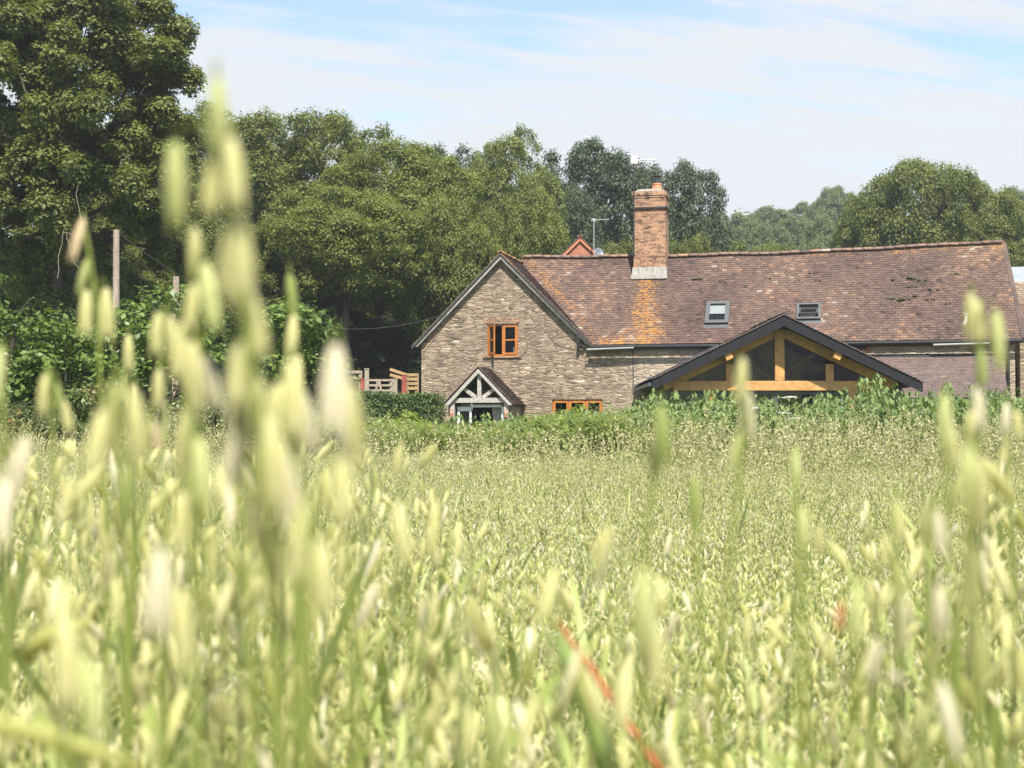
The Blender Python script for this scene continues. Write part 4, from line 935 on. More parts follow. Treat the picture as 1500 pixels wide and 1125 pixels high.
# ------------------------------------------------------------------ the strip between field and house
def strip_x(n, Y_, p0, p1):
    px = rng.uniform(p0, p1, n); return (px - 750) / FPX * Y_
def fern_bed():
    """low ferny ground cover, left and centre"""
    parts = []; n = 3000; Y_ = rng.uniform(22.5, 35, n); X_ = strip_x(n, Y_, 430, 1010)
    px = X_ / Y_ * FPX + 750
    topz = np.interp(px, [430, 520, 600, 700, 800, 900, 1010], [600, 622, 622, 628, 622, 612, 600])
    H = CAMZ + (630 - topz) / FPX * Y_ * np.interp(Y_, [22, 34], [.1, 1.0]) + rng.normal(0, .07, n); H = H + .10 * np.sin(X_ * 3.1 + Y_) + .08 * np.sin(X_ * 1.2); H = np.maximum(H, .5)
    for k_ in range(26):               # 26 leaflets along each arching frond
        f = (k_ + 1) / 27; az = rng.random(n) * 6.28 if k_ == 0 else az
        if k_ == 0: ln = rng.uniform(.35, .7, n); dr_ = rng.uniform(.05, .3, n)
        sd = 1 if k_ % 2 else -1; w_ = .16 * (1 - f) + .03
        P = np.stack([X_ + np.cos(az) * ln * f, Y_ + np.sin(az) * ln * f, H - .25 + .3 * np.sin(f * 2.2) - dr_ * f * f], 1)
        T = np.stack([-np.sin(az) * sd, np.cos(az) * sd, np.full(n, -.15)], 1); T = unit(T + .5 * np.stack([np.cos(az), np.sin(az), 0 * az], 1))
        parts.append(leaf_faces(P + T * (w_ * .5), unit(np.array([[0, 0, 1.0]]) + rdir(n) * .35), np.full(n, w_), .3, np.clip(rng.normal(.5, .3, n), 0, 1), T=T))
    n2 = 30000; Y2 = rng.uniform(22.5, 34, n2); X2 = strip_x(n2, Y2, 430, 1030); z2 = rng.uniform(.3, 1.15, n2) * (1 + .14 * np.sin(X2 * 2.7 + Y2) + .12 * np.sin(X2 * 6.1 - Y2 * 2)) + .12 * np.sin(X2 * 1.3) + (Y2 - 22) * .012
    parts.append(leaf_faces(np.stack([X2, Y2, z2], 1), unit(np.array([[0, -.6, 1.0]]) + rdir(n2) * .9), rng.uniform(.06, .15, n2), .6))
    o_ = link('fern_bed', npmesh('fern_bed', parts), M['fern leaves']); tag(o_, 'low ferns and bramble filling the strip before the porch', 'ferns', None, 'stuff')
fern_bed()
def stems_np(B, H, lean, r, nseg=4, tint=None, mat=0):
    """thin triangular stalks: B base (n,3), H height, lean (n,2) offset at the top"""
    n = len(B); f = np.linspace(0, 1, nseg + 1)
    C = np.zeros((n, nseg + 1, 3)); C[..., 0] = B[:, 0:1] + lean[:, 0:1] * f ** 2; C[..., 1] = B[:, 1:2] + lean[:, 1:2] * f ** 2; C[..., 2] = B[:, 2:3] + H[:, None] * f
    rad = np.broadcast_to(np.asarray(r), (n,))[:, None] * (1 - .65 * f)[None]
    V = np.zeros((n, nseg + 1, 3, 3))
    for j in range(3):
        a = 2.094 * j; V[:, :, j, 0] = C[..., 0] + np.cos(a) * rad; V[:, :, j, 1] = C[..., 1] + np.sin(a) * rad; V[:, :, j, 2] = C[..., 2]
    q = np.array([(s_ * 3 + j, s_ * 3 + (j + 1) % 3, s_ * 3 + 3 + (j + 1) % 3, s_ * 3 + 3 + j) for s_ in range(nseg) for j in range(3)])
    F = (np.arange(n)[:, None, None] * (nseg + 1) * 3 + q[None]).reshape(-1, 4)
    ti = np.repeat(rng.random(n) if tint is None else tint, len(q)); return (V.reshape(-1, 3), F, {'tint': ti}, mat)
def blades_np(P0, D, L, wd, droop, tint=None, mat=0, nseg=3):
    """grass blades / cereal leaves: start P0, unit direction D, arching down"""
    n = len(P0); f = np.linspace(0, 1, nseg + 1); sd_ = unit(np.cross(D, np.tile([[0, 0, 1.0]], (n, 1))) + rdir(n) * .3)
    L = np.broadcast_to(L, (n,)); wd = np.broadcast_to(wd, (n,)); droop = np.broadcast_to(droop, (n,))
    C = P0[:, None] + D[:, None] * (L[:, None] * f)[..., None]; C[..., 2] -= (droop * L)[:, None] * f ** 2
    wv = wd[:, None] * np.array([.5, .9, .7, .02] if nseg == 3 else np.interp(f, [0, .3, .7, 1], [.5, 1, .7, .02]))[None] * .5
    V = np.stack([C - sd_[:, None] * wv[..., None], C + sd_[:, None] * wv[..., None]], 2)
    q = np.array([(2 * s_, 2 * s_ + 1, 2 * s_ + 3, 2 * s_ + 2) for s_ in range(nseg)])
    F = (np.arange(n)[:, None, None] * (nseg + 1) * 2 + q[None]).reshape(-1, 4)
    return (V.reshape(-1, 3), F, {'tint': np.repeat(rng.random(n) if tint is None else tint, nseg)}, mat)
def weeds():
    parts = []; n = 560; Y_ = rng.uniform(23.5, 30, n); px = rng.uniform(925, 1530, n)
    px = np.where(rng.random(n) < .24, rng.uniform(655, 960, n), px); X_ = (px - 750) / FPX * Y_
    top = np.interp(px, [655, 780, 860, 925, 960, 1000, 1060, 1100, 1140, 1180, 1230, 1275, 1310, 1350, 1400, 1440, 1530], [630, 622, 618, 606, 590, 592, 588, 598, 600, 602, 588, 562, 580, 594, 575, 590, 585]) + np.abs(rng.normal(0, 26, n)) - 26
    H = CAMZ + (630 - top) / FPX * Y_; lean = rng.normal(0, .2, (n, 2)); B = np.stack([X_ - lean[:, 0], Y_ - lean[:, 1], 0 * X_], 1)
    parts.append(stems_np(B, H, lean, .008, 5))
    for k_ in range(12):
        f = .42 + .58 * (k_ + .5) / 12; P = B + np.stack([lean[:, 0] * f ** 2, lean[:, 1] * f ** 2, H * f], 1)
        for s_ in (0, 1):
            az = k_ * 1.57 + s_ * math.pi + rng.normal(0, .35, n); T = np.stack([np.cos(az), np.sin(az), np.full(n, -.85) + rng.normal(0, .4, n)], 1); T = unit(T)
            sz = rng.uniform(.11, .23, n) * (1.1 - .5 * (k_ / 12) ** 2)
            lf = leaf_faces(P + T * (sz * .62)[:, None], unit(np.stack([np.cos(az) * .8, np.sin(az) * .8 - .25, np.ones(n)], 1) + rdir(n) * .45), sz, .5, np.clip(rng.normal(.5, .28, n), 0, 1), True, T)
            V, F1, A1 = lf[0]; F2 = lf[1][1] + 8 * n
            parts.append((V, F1, A1, 0)); parts.append((np.zeros((0, 3)), F2 - len(V.reshape(-1, 3)), lf[1][2], 0))
    n3 = 16000; Y3 = rng.uniform(23.6, 29, n3); p3 = rng.uniform(900, 1530, n3); X3 = (p3 - 750) / FPX * Y3; t3 = CAMZ + 25 / FPX * Y3
    parts.append(leaf_faces(np.stack([X3, Y3, t3 * rng.random(n3) ** .6 * (1 + .12 * np.sin(X3 * 2.3) + .1 * np.sin(X3 * 5.2 + 1))], 1), unit(np.array([[0, -.5, 1.0]]) + rdir(n3) * .9), rng.uniform(.05, .13, n3), .5, rng.random(n3)))
    o_ = link('tall_weeds', npmesh('tall_weeds', parts), M['weed leaves']); tag(o_, 'tall leafy weeds in front of the oak-framed garden room', 'weeds', None, 'stuff')
weeds()
def long_grass():
    n = 9000; Y_ = 25.1 - 10.5 * rng.random(n) ** 1.7; px = rng.uniform(-40, 1540, n)
    left = px < 520; Y_ = np.where(left, rng.uniform(21.5, 25, n), Y_); X_ = (px - 750) / FPX * Y_
    ht = np.interp(px, [0, 450, 560, 800, 900, 1000, 1540], [1.0, .98, .98, 1.02, 1.12, 1.22, 1.22]); patch = .09 * np.sin(X_ * 1.7 + Y_) + .08 * np.sin(X_ * 3.9) * np.sin(X_ * .8)
    ht = ht * np.interp(Y_, [15, 18.6, 21, 25], [.80, .84, .96, 1.04])
    H = ht + patch + rng.normal(0, .16, n); lean = rng.normal(0, .14, (n, 2)); B = np.stack([X_, Y_, 0 * X_], 1); ti = np.clip(rng.normal(.5, .25, n), 0, 1)
    parts = [stems_np(B, H, lean, .0034, 3, ti)]
    tp = B + np.stack([lean[:, 0], lean[:, 1], H], 1)
    for k_ in range(9):
        f = k_ / 8; P = tp + np.stack([lean[:, 0] * .5 * (f - .5), lean[:, 1] * .5 * (f - .5), -.16 + .20 * f + 0 * H], 1) + rng.normal(0, .009, (n, 3))
        T = unit(np.stack([lean[:, 0], lean[:, 1], np.full(n, .5)], 1) + rdir(n) * .6)
        parts.append(leaf_faces(P, unit(rdir(n) + np.array([[0, -.6, .2]])), rng.uniform(.030, .06, n), .35, np.clip(ti + .35, 0, 1), T=T))
    nb_ = 36000; Yb = 18.6 + 8 * rng.random(nb_); pb = rng.uniform(480, 1540, nb_); Xb = (pb - 750) / FPX * Yb
    Pb = np.stack([Xb, Yb, rng.uniform(.2, .75, nb_)], 1); D = unit(rdir(nb_) * .55 + np.array([[0, 0, 1.0]]))
    parts.append(blades_np(Pb, D, rng.uniform(.25, .55, nb_), rng.uniform(.009, .017, nb_), .5, rng.random(nb_) * .6))
    o_ = link('long_grass', npmesh('long_grass', parts), M['grass stems']); tag(o_, 'long seeding grasses between the oat field and the tall weeds', 'grass', None, 'stuff')
long_grass()
def bank_grass():
    n = 16000; Y_ = rng.uniform(45, 57, n); X_ = strip_x(n, Y_, 380, 612); P = np.stack([X_, Y_, ground_h(X_, Y_)], 1)
    o_ = link('bank_grass', npmesh('bank_grass', [blades_np(P, unit(rdir(n) * .5 + np.array([[0, 0, 1.0]])), rng.uniform(.2, .5, n), rng.uniform(.02, .035, n), .4)]), M['fern leaves'])
    tag(o_, 'rough grass on the bank behind the field gate', 'grass', None, 'stuff')
bank_grass()
# cow parsley heads
def umbel(px, py, Y_, r_, label):
    q = at(px, py, Y_); o_ = empty('cow_parsley', (q.x, Y_, 0)); tag(o_, label, 'flower', 'white cow parsley flowers in the weeds')
    MB().tube([(0, 0, 0), (.03, 0, q.z * .5), (0, 0, q.z - .12)], [.009, .007, .005], 5).build('stem', M['weed leaves'], o_)
    f = MB(); parts = []
    for k_ in range(18):
        a = k_ * 2.4; rr = r_ * math.sqrt((k_ + .5) / 18); c_ = Vector((math.cos(a) * rr, math.sin(a) * rr, q.z - rr * rr * .9 + random.uniform(-.006, .006)))
        f.tube([(0, 0, q.z - .12), c_], [.0025, .0015], 3)
        P = np.array(c_) + rng.normal(0, .016, (26, 3)) * np.array([1, 1, .35]); parts.append(leaf_faces(P, unit(np.array([[0, 0, 1.0]]) + rdir(26) * .5), .016, .9))
    f.build('rays', M['weed leaves'], o_); link('petals', npmesh('petals', parts), M['white flower'], o_)
for a in [(1157, 581, 25.2, 0.14, 'highest white flower head, before the garden room doors'), (1110, 597, 25.2, 0.10, 'small white flower head left of the highest one'), (1145, 604, 25.0, 0.15, 'broad white flower head just under the highest one'), (1170, 612, 24.8, 0.14, 'tilted white flower head right of the broad one'), (1156, 636, 24.6, 0.12, 'white flower head low in the weeds under the garden room doors'),
          (1152, 648, 24.4, 0.12, 'lowest white flower head in the weeds'), (905, 644, 24.2, 0.14, 'lone white flower head between the lower window and the garden room'), (1130, 632, 24.5, 0.07, 'tiny white flower head left of the two low ones'), (604, 668, 23.2, 0.09, 'small pale flower head at the field edge below the hedge')]: umbel(*a)
# ------------------------------------------------------------------ oats
def spindle(nr, nsd, rad=.14):
    zf = {3: [0, .35, .75, 1], 5: [0, .12, .35, .62, .85, 1]}[nr]; rf = {3: [.03, .16, .09, 0.01], 5: [.03, .10, .155, .13, .06, .005]}[nr]
    V = [(rf[i] / .155 * rad * math.cos(2 * math.pi * j / nsd), rf[i] / .155 * rad * math.sin(2 * math.pi * j / nsd), zf[i]) for i in range(nr + 1) for j in range(nsd)]
    F = [(i * nsd + j, i * nsd + (j + 1) % nsd, (i + 1) * nsd + (j + 1) % nsd, (i + 1) * nsd + j) for i in range(nr) for j in range(nsd)]
    return np.array(V), np.array(F)
def basis(D):
    n = len(D); u = unit(np.cross(D, rdir(n))); return np.stack([u, np.cross(D, u), D], 2)       # columns
def inst(tV, tF, P, D, L, tint, mat=0, flat=None):
    n = len(P); Bm = basis(D); V = np.einsum('nij,vj->nvi', Bm, tV) * np.broadcast_to(L, (n,))[:, None, None] + P[:, None]
    F = (np.arange(n)[:, None, None] * len(tV) + tF[None]).reshape(-1, tF.shape[1])
    return (V.reshape(-1, 3), F, {'tint': np.repeat(tint, len(tF))}, mat)
OATM = [M['oat green'], M['oat blue green'], M['oat head'], M['oat cream']]
S3 = spindle(3, 3, .12); S5 = spindle(5, 7, .108)
def oats_np(B, H, lod, ns, sl=.024):
    """oat plants merged: B (n,3) base, H height; lod 0 near .. 2 far"""
    n = len(B); lean = rng.normal(0, .045, (n, 2)); parts = []
    parts.append(stems_np(B, H, lean, .0022 if lod < 2 else .003, 4 if lod < 2 else 2, None, 1))
    PL = .20
    for k_ in range(ns):
        f = (k_ + rng.random(n)) / ns; fz = 1 - PL * (1 - f) / H                       # up the panicle
        S = B + np.stack([lean[:, 0] * fz ** 2, lean[:, 1] * fz ** 2, H * fz], 1)
        az = rng.random(n) * 6.283; out = (.012 + .042 * (1 - f) ** .8) * rng.uniform(.5, 1.3, n)
        P = S + np.stack([np.cos(az) * out, np.sin(az) * out, .012 + rng.normal(0, .012, n)], 1)
        D = unit(np.stack([np.cos(az) * .35, np.sin(az) * .35, np.where(rng.random(n) < .72, -1.0, .55)], 1) + rng.normal(0, .28, (n, 3)))
        L = sl * rng.uniform(.75, 1.2, n); ti = np.clip(rng.normal(.45, .3, n), 0, 1)
        tv, tf = S5 if lod == 0 else S3
        cream = rng.random(n) < .24
        for msk, mi in ((~cream, 2), (cream, 3)): parts.append(inst(tv, tf, P[msk], D[msk], L[msk], ti[msk], mi))
        if lod == 0:                                  # the thin branchlet
            dv = P - S; sd_ = unit(np.cross(dv, rdir(n))) * .0007; V = np.stack([S - sd_, S + sd_, P + sd_, P - sd_], 1)
            parts.append((V.reshape(-1, 3), np.arange(4 * n).reshape(n, 4), {'tint': np.full(n, .5)}, 0))
    nl = 3 if lod < 2 else 2
    for k_ in range(nl):
        f = rng.uniform(.38, .80, n); S = B + np.stack([lean[:, 0] * f ** 2, lean[:, 1] * f ** 2, H * f], 1); az = rng.random(n) * 6.283
        D = unit(np.stack([np.cos(az) * .45, np.sin(az) * .45, np.ones(n)], 1)); parts.append(blades_np(S, D, rng.uniform(.18, .34, n), rng.uniform(.007, .013, n), rng.uniform(.1, .7, n), None, 0 if k_ % 2 else 1))
    return parts
def field_pts(y0, y1, dens, margin=.06, pmax=None):
    area = .5 * (.72 + 2 * margin) * (y1 ** 2 - y0 ** 2); n = int(area * dens)
    Y_ = np.sqrt(rng.uniform(y0 ** 2, y1 ** 2, n)); X_ = Y_ * rng.uniform(-.36 - margin, .36 + margin, n); return X_, Y_
parts = []
CANOPY = .83
for y0, y1, dens, lod, ns, sl in ((1.15, 4.2, 290, 0, 18, .023), (4.2, 9.5, 250, 1, 14, .024), (9.5, 25, 125, 2, 9, .028)):
    X_, Y_ = field_pts(y0, y1, dens, .09 if y0 < 5 else .05)
    edge = np.interp(X_ / Y_, [-.2, -.1, .05, .2], [24, 22.5, 21, 19.2]) + .8 * np.sin(X_ * .9); ok = Y_ < edge + rng.normal(0, .9, len(Y_)); X_, Y_ = X_[ok], Y_[ok]; n = len(X_)
    H = CANOPY + rng.normal(0, .045, n) + .03 * np.sin(X_ * .7 + Y_ * .5) - .05 * (rng.random(n) < .3)
    H += np.where((rng.random(n) < .05), rng.uniform(.04, .20, n), 0) + .07 * np.clip(-X_ / Y_ * 3, -.3, 1)
    parts += oats_np(np.stack([X_, Y_, 0 * X_], 1), H, lod, ns, sl)
crop = link('oat_crop', npmesh('oat_crop', parts), OATM); tag(crop, 'dense pale green field of ripening oats', 'oats', None, 'stuff')
del parts
# undergrowth between the near stalks
n = 9000; X_, Y_ = field_pts(.45, 3.2, 1150, .1); n = len(X_)
ug = link('oat_leaves_low', npmesh('oat_leaves_low', [blades_np(np.stack([X_, Y_, rng.uniform(.10, .55, n)], 1), unit(rdir(n) * .4 + np.array([[0, 0, 1.0]])), rng.uniform(.15, .32, n), rng.uniform(.006, .012, n), .35, None, 0)]), M['oat green'])
tag(ug, 'green leaf blades low in the crop between the near stalks', 'leaves', None, 'stuff')

# near stalks: things of their own
def spike_mesh(rad=.13, gape=.09):
    """one oat spikelet, 1 unit long, hanging along -Z: two glumes parting toward the tip"""
    V0, F0 = spindle(5, 8, rad); out = []
    for s_ in (-1, 1):
        V = V0.copy(); V[:, 0] = V[:, 0] * .75 + s_ * (rad * .35 + V[:, 2] * gape * .6); V[:, 2] *= -1; out.append((V, F0[:, ::-1], {'tint': rng.random(len(F0)) * .4 + (.2 if s_ < 0 else .5)}))
    V = V0.copy(); V[:, :2] *= .62; V[:, 2] *= -.86; out.append((V, F0[:, ::-1], {'tint': np.full(len(F0), .9)}))
    return npmesh('spikelet', out, True)
SPK = {}
for key, mt, g_ in (('g', 'oat head', .09), ('y', 'oat yellow', .06), ('c', 'oat cream', .12), ('s', 'oat straw', .05), ('r', 'rust', .06), ('d', 'dark husk', .05), ('n', 'oat green', .07)):
    me_ = spike_mesh(.092, g_); me_.materials.append(M[mt]); SPK[key] = me_
def stalk_variant(seed, ns):
    global rng
    old = rng; rng = np.random.default_rng(seed)
    B = np.zeros((1, 3)); H = np.array([1.0]); lean = rng.normal(0, .04, (1, 2)); st = [stems_np(B, H, lean, .0024, 7)]; hd = []
    for k_ in range(ns):
        f = (k_ + .5) / ns; fz = 1 - .22 * (1 - f); S = B + np.stack([lean[:, 0] * fz ** 2, lean[:, 1] * fz ** 2, H * fz], 1)
        az = k_ * 2.2 + rng.normal(0, .4, 1); out = (.008 + .035 * (1 - f) ** .8) * rng.uniform(.6, 1.2, 1)
        P = S + np.stack([np.cos(az) * out, np.sin(az) * out, .014 + rng.normal(0, .01, 1)], 1); D = unit(np.stack([np.cos(az) * .3, np.sin(az) * .3, np.where(rng.random(1) < .8, -1.0, .6)], 1) + rng.normal(0, .22, (1, 3)))
        cr = rng.random() < .2; Dm = D[0]
        hd.append(inst(*S5, P, D, np.array([.024 * rng.uniform(.8, 1.2)]), np.clip(rng.normal(.5, .28, 1), 0, 1), 1 if cr else 0))
        hd.append(inst(*S5, P, unit(D + rng.normal(0, .10, (1, 3))), np.array([.022]), np.clip(rng.normal(.6, .25, 1), 0, 1), 0))
        dv = P - S; sd_ = unit(np.cross(dv, rdir(1))) * .0008; hd.append((np.stack([S - sd_, S + sd_, P + sd_, P - sd_], 1).reshape(-1, 3), np.arange(4).reshape(1, 4), {'tint': np.full(1, .3)}, 0))
    f = np.linspace(0, 1, ns + 1); fz = 1 - .22 * (1 - f); A = B + np.stack([lean[:, 0] * fz ** 2, lean[:, 1] * fz ** 2, H * fz], 1); e_ = np.array([[.0007, 0, 0]])
    hd.append((np.stack([A[:-1] - e_, A[:-1] + e_, A[1:] + e_, A[1:] - e_], 1).reshape(-1, 3), np.arange(4 * ns).reshape(ns, 4), {'tint': np.full(ns, .3)}, 0))
    lf = []
    for k_ in range(2):
        f = rng.uniform(.4, .82, 1); S = B + np.stack([lean[:, 0] * f ** 2, lean[:, 1] * f ** 2, H * f], 1); az = rng.random(1) * 6.28
        lf.append(blades_np(S, unit(np.stack([np.cos(az) * .5, np.sin(az) * .5, np.ones(1)], 1)), .27, .012, rng.uniform(.1, .8, 1), None, 0, 6))
    r_ = (npmesh('stem', st, True), npmesh('leaf', lf[:1], True), npmesh('seed_head', hd, True), npmesh('leaf', lf[1:], True)); rng = old; r_[3].materials.append(M['oat green'])
    r_[0].materials.append(M['oat blue green']); r_[1].materials.append(M['oat green']); r_[2].materials.append(M['oat head']); r_[2].materials.append(M['oat cream'])
    return r_
VAR = [stalk_variant(100 + i, 9 + i % 5) for i in range(8)]
def new_obj(name, me_, parent):
    o_ = bpy.data.objects.new(name, me_); COL.objects.link(o_); o_.parent = parent; return o_
X_, Y_ = field_pts(.50, 2.1, 260, .03); ok = (X_ / Y_ < -.08) | (rng.random(len(X_)) < .5); X_, Y_ = X_[ok], Y_[ok]
idx = rng.permutation(len(X_))[:245]
for i in idx:
    x, y = float(X_[i]), float(Y_[i]); px = x / y * FPX + 750
    # what the picture shows: the crop stands higher at the left and the far right, lower in the middle
    lim = np.interp(px, [-60, 150, 520, 640, 760, 1300, 1400, 1560], [600, 620, 640, 720, 800, 790, 680, 640])
    topz = CAMZ - (lim - 630 + abs(random.gauss(0, 170))) / FPX * y
    h_ = max(min(topz, 1.22), .80)
    t_ = empty('oat_stalk', (x, y, 0), random.uniform(0, 6.28)); t_.scale = (1, 1, h_)
    tag(t_, 'blurred pale green oat stalk standing in the near crop', 'oat stalk', 'oat stalks of the near crop')
    v_ = VAR[random.randrange(8)]
    new_obj('stem', v_[0], t_); new_obj('leaf', v_[1], t_); new_obj('leaf', v_[3], t_); new_obj('seed_head', v_[2], t_)

# the stalks that stand out, spikelet by spikelet: (distance, stem pixels top -> bottom, [(px, py, length px, lean, kind)])
HERO = [
 (.40, [(312, 108), (330, 200), (345, 330), (362, 480), (380, 700), (392, 880)], [(318, 112, 120, 4, 'y'), (338, 200, 120, 6, 'g'), (318, 222, 105, -8, 'g'), (350, 315, 150, 3, 'g'), (338, 330, 120, -7, 'g'), (256, 208, 140, 1, 'y'), (368, 430, 110, 8, 'g'), (395, 610, 150, 6, 'g'), (372, 740, 110, 12, 'd'), (352, 500, 110, -3, 'g')], 'tallest blurred oat stalk rising high above the trees at the left'),
 (.55, [(284, 332), (288, 420), (292, 560), (300, 800)], [(285, 334, 85, 2, 'g'), (300, 385, 110, 10, 'y'), (286, 415, 80, -8, 'g'), (282, 500, 120, -2, 'g'), (300, 520, 90, 9, 'c'), (268, 470, 100, -4, 'g')], 'blurred oat stalk just left of the tallest one'),
 (.80, [(121, 312), (131, 372), (142, 440), (150, 640)], [(130, 378, 62, -22, 'y'), (127, 425, 76, -2, 'g'), (155, 422, 86, 2, 'g'), (122, 320, 70, -14, 's')], 'thin oat stalk with a brown bent tip at the far left'),
 (.42, [(344, 500), (350, 600), (360, 800)], [(346, 500, 150, 1, 'c'), (372, 540, 120, 9, 'g'), (352, 620, 120, -5, 'c')], 'pinkish cream oat head left of the tallest stalk, half way down'),
 (.40, [(495, 502), (502, 620), (512, 830)], [(492, 505, 160, -4, 'c'), (510, 560, 150, 4, 'g'), (500, 660, 120, 2, 'g')], 'broad blurred oat head left of the clipped hedge'),
 (.78, [(424, 402), (430, 480), (432, 600)], [(424, 402, 70, 7, 'n'), (430, 462, 72, -3, 'g'), (436, 520, 60, 3, 'g')], 'slim green oat head between the tallest stalk and the hedge'),
 (.50, [(428, 525), (430, 640), (436, 800)], [(426, 528, 130, 2, 'g'), (440, 570, 110, 8, 'c'), (408, 560, 110, -8, 'g')], 'pale oat head right beside the tallest stalk'),
 (1.0, [(188, 490), (190, 560), (192, 680)], [(188, 490, 60, 0, 'g'), (186, 545, 55, -4, 'g'), (196, 560, 50, 6, 'g')], 'small slim oat head in front of the wooden pole foot'),
 (.70, [(238, 455), (236, 540), (240, 700)], [(232, 458, 70, -4, 'g'), (248, 462, 72, 4, 'g'), (233, 540, 66, -2, 'g'), (240, 590, 60, 4, 'y')], 'twin-headed oat right of the wooden pole'),
 (.45, [(172, 550), (176, 700), (180, 900)], [(170, 560, 130, -3, 'g'), (196, 575, 110, 5, 'g'), (150, 600, 110, -8, 'g'), (184, 680, 100, 2, 'n')], 'broad pale oat head below the wooden pole'),
 (.75, [(72, 540), (76, 600), (80, 720)], [(66, 548, 70, -6, 'g'), (84, 560, 50, 4, 'n'), (92, 585, 56, 12, 'g')], 'three-headed oat near the left edge'),
 (.60, [(3, 500), (4, 600), (8, 800)], [(1, 508, 90, -2, 'y'), (8, 700, 110, -3, 'c'), (40, 640, 120, -18, 'c')], 'oat stalk cut by the left edge'),
 (.62, [(222, 610), (216, 650), (205, 760)], [(222, 612, 56, 14, 's')], 'small straw-brown oat head among the left cluster'),
 (.50, [(276, 600), (280, 720), (284, 900)], [(272, 600, 120, -3, 'g'), (290, 640, 110, 6, 'y'), (268, 720, 100, -4, 'g')], 'pale green oat head below the twin-headed one'),
 (.42, [(398, 625), (402, 740), (410, 950)], [(392, 640, 130, -5, 'g'), (412, 655, 130, 8, 'c'), (400, 760, 120, 3, 'g')], 'wide pale oat head under the tallest stalk right side'),
 (.66, [(1424, 425), (1434, 520), (1432, 640), (1420, 760)], [(1422, 428, 80, -1, 'g'), (1432, 440, 70, 6, 'g'), (1459, 455, 92, 6, 'y'), (1438, 512, 62, 0, 'n'), (1430, 566, 74, 4, 'c'), (1424, 600, 60, -6, 'g')], 'tall hanging oat stalk over the lean-to at the right'),
 (.60, [(1384, 575), (1386, 650), (1390, 800)], [(1383, 576, 92, 2, 'y'), (1392, 620, 70, 4, 'g')], 'yellow-tipped oat head left of the tall right-hand stalk'),
 (.45, [(1425, 645), (1428, 760), (1432, 1000)], [(1418, 650, 110, -3, 'y'), (1436, 670, 110, 5, 'g'), (1425, 790, 130, 0, 'g'), (1430, 900, 130, 3, 'g')], 'broad yellow-green oat head low at the right'),
 (.90, [(1474, 590), (1476, 650), (1480, 760)], [(1474, 590, 50, -3, 'c'), (1488, 600, 50, 5, 'g'), (1470, 640, 46, -5, 'g')], 'small pale oat heads at the right edge'),
 (.62, [(1086, 522), (1094, 600), (1084, 680), (1070, 820)], [(1088, 524, 78, -2, 'g'), (1093, 570, 80, 1, 'c'), (1086, 632, 62, -16, 'y')], 'lone tall oat head in front of the garden room'),
 (.60, [(968, 592), (962, 680), (948, 780), (945, 900)], [(968, 594, 96, 3, 'n'), (962, 640, 60, -3, 'g')], 'single green oat head left of the garden room'),
 (.80, [(1165, 652), (1166, 740), (1168, 850)], [(1165, 654, 60, 1, 'y')], 'small yellow-green oat head below the garden room doors'),
 (.75, [(1018, 700), (1020, 800), (1024, 900)], [(1018, 702, 78, 1, 'n')], 'slender green oat head left of the lone tall one'),
 (.66, [(1176, 740), (1178, 820), (1182, 950)], [(1176, 742, 66, 1, 'y'), (1196, 770, 50, 10, 'g')], 'short bright oat head right of the middle of the field'),
 (.62, [(1312, 730), (1310, 830), (1312, 980)], [(1312, 732, 72, 4, 'g'), (1300, 780, 60, -8, 'g')], 'round pale oat head left of the big right-hand heads'),
 (.55, [(1364, 730), (1362, 830), (1360, 980)], [(1358, 736, 80, -4, 'g'), (1372, 748, 70, 6, 'c')], 'double oat head near the right cluster'),
 (.42, [(945, 830), (942, 950), (940, 1120)], [(942, 832, 150, 0, 'y'), (955, 900, 120, 4, 'g')], 'large yellow-green oat head in the lower middle'),
 (.50, [(1262, 850), (1256, 960), (1250, 1100)], [(1254, 852, 100, 0, 'y'), (1232, 882, 50, -3, 'r')], 'yellow oat head with a rust-brown husk beside it'),
 (.50, [(1322, 862), (1318, 960), (1316, 1100)], [(1322, 866, 100, 0, 'c')], 'cream-white oat head right of the rusty husk'),
 (.52, [(1374, 858), (1376, 960), (1380, 1100)], [(1374, 860, 85, 2, 'c')], 'cream-white oat head nearest the right cluster'),
 (.50, [(1282, 935), (1280, 1020), (1278, 1120)], [(1282, 936, 80, 0, 'c'), (1262, 975, 60, -60, 'g'), (1300, 985, 60, 60, 'c')], 'star-shaped pale oat head low at the right'),
 (.55, [(582, 740), (588, 800), (600, 900)], [(580, 740, 90, 14, 'g')], 'oat head leaning right below the porch'),
 (.40, [(450, 730), (452, 880), (456, 1120)], [(446, 735, 140, -4, 'g'), (466, 790, 130, 6, 'g')], 'wide pale oat head in the left foreground'),
 (.38, [(240, 800), (236, 950), (234, 1120)], [(236, 800, 150, -4, 'c'), (262, 860, 140, 6, 'g')], 'wide cream oat head low on the left'),
 (.36, [(720, 1020), (720, 1090), (722, 1180)], [(720, 1022, 150, 6, 'y')], 'oat head rising from the bottom edge in the middle'),
 (.36, [(100, 900), (96, 1020), (92, 1160)], [(98, 905, 150, 0, 'g'), (124, 960, 130, 12, 'y')], 'blurred oat heads at the lower left'),
]
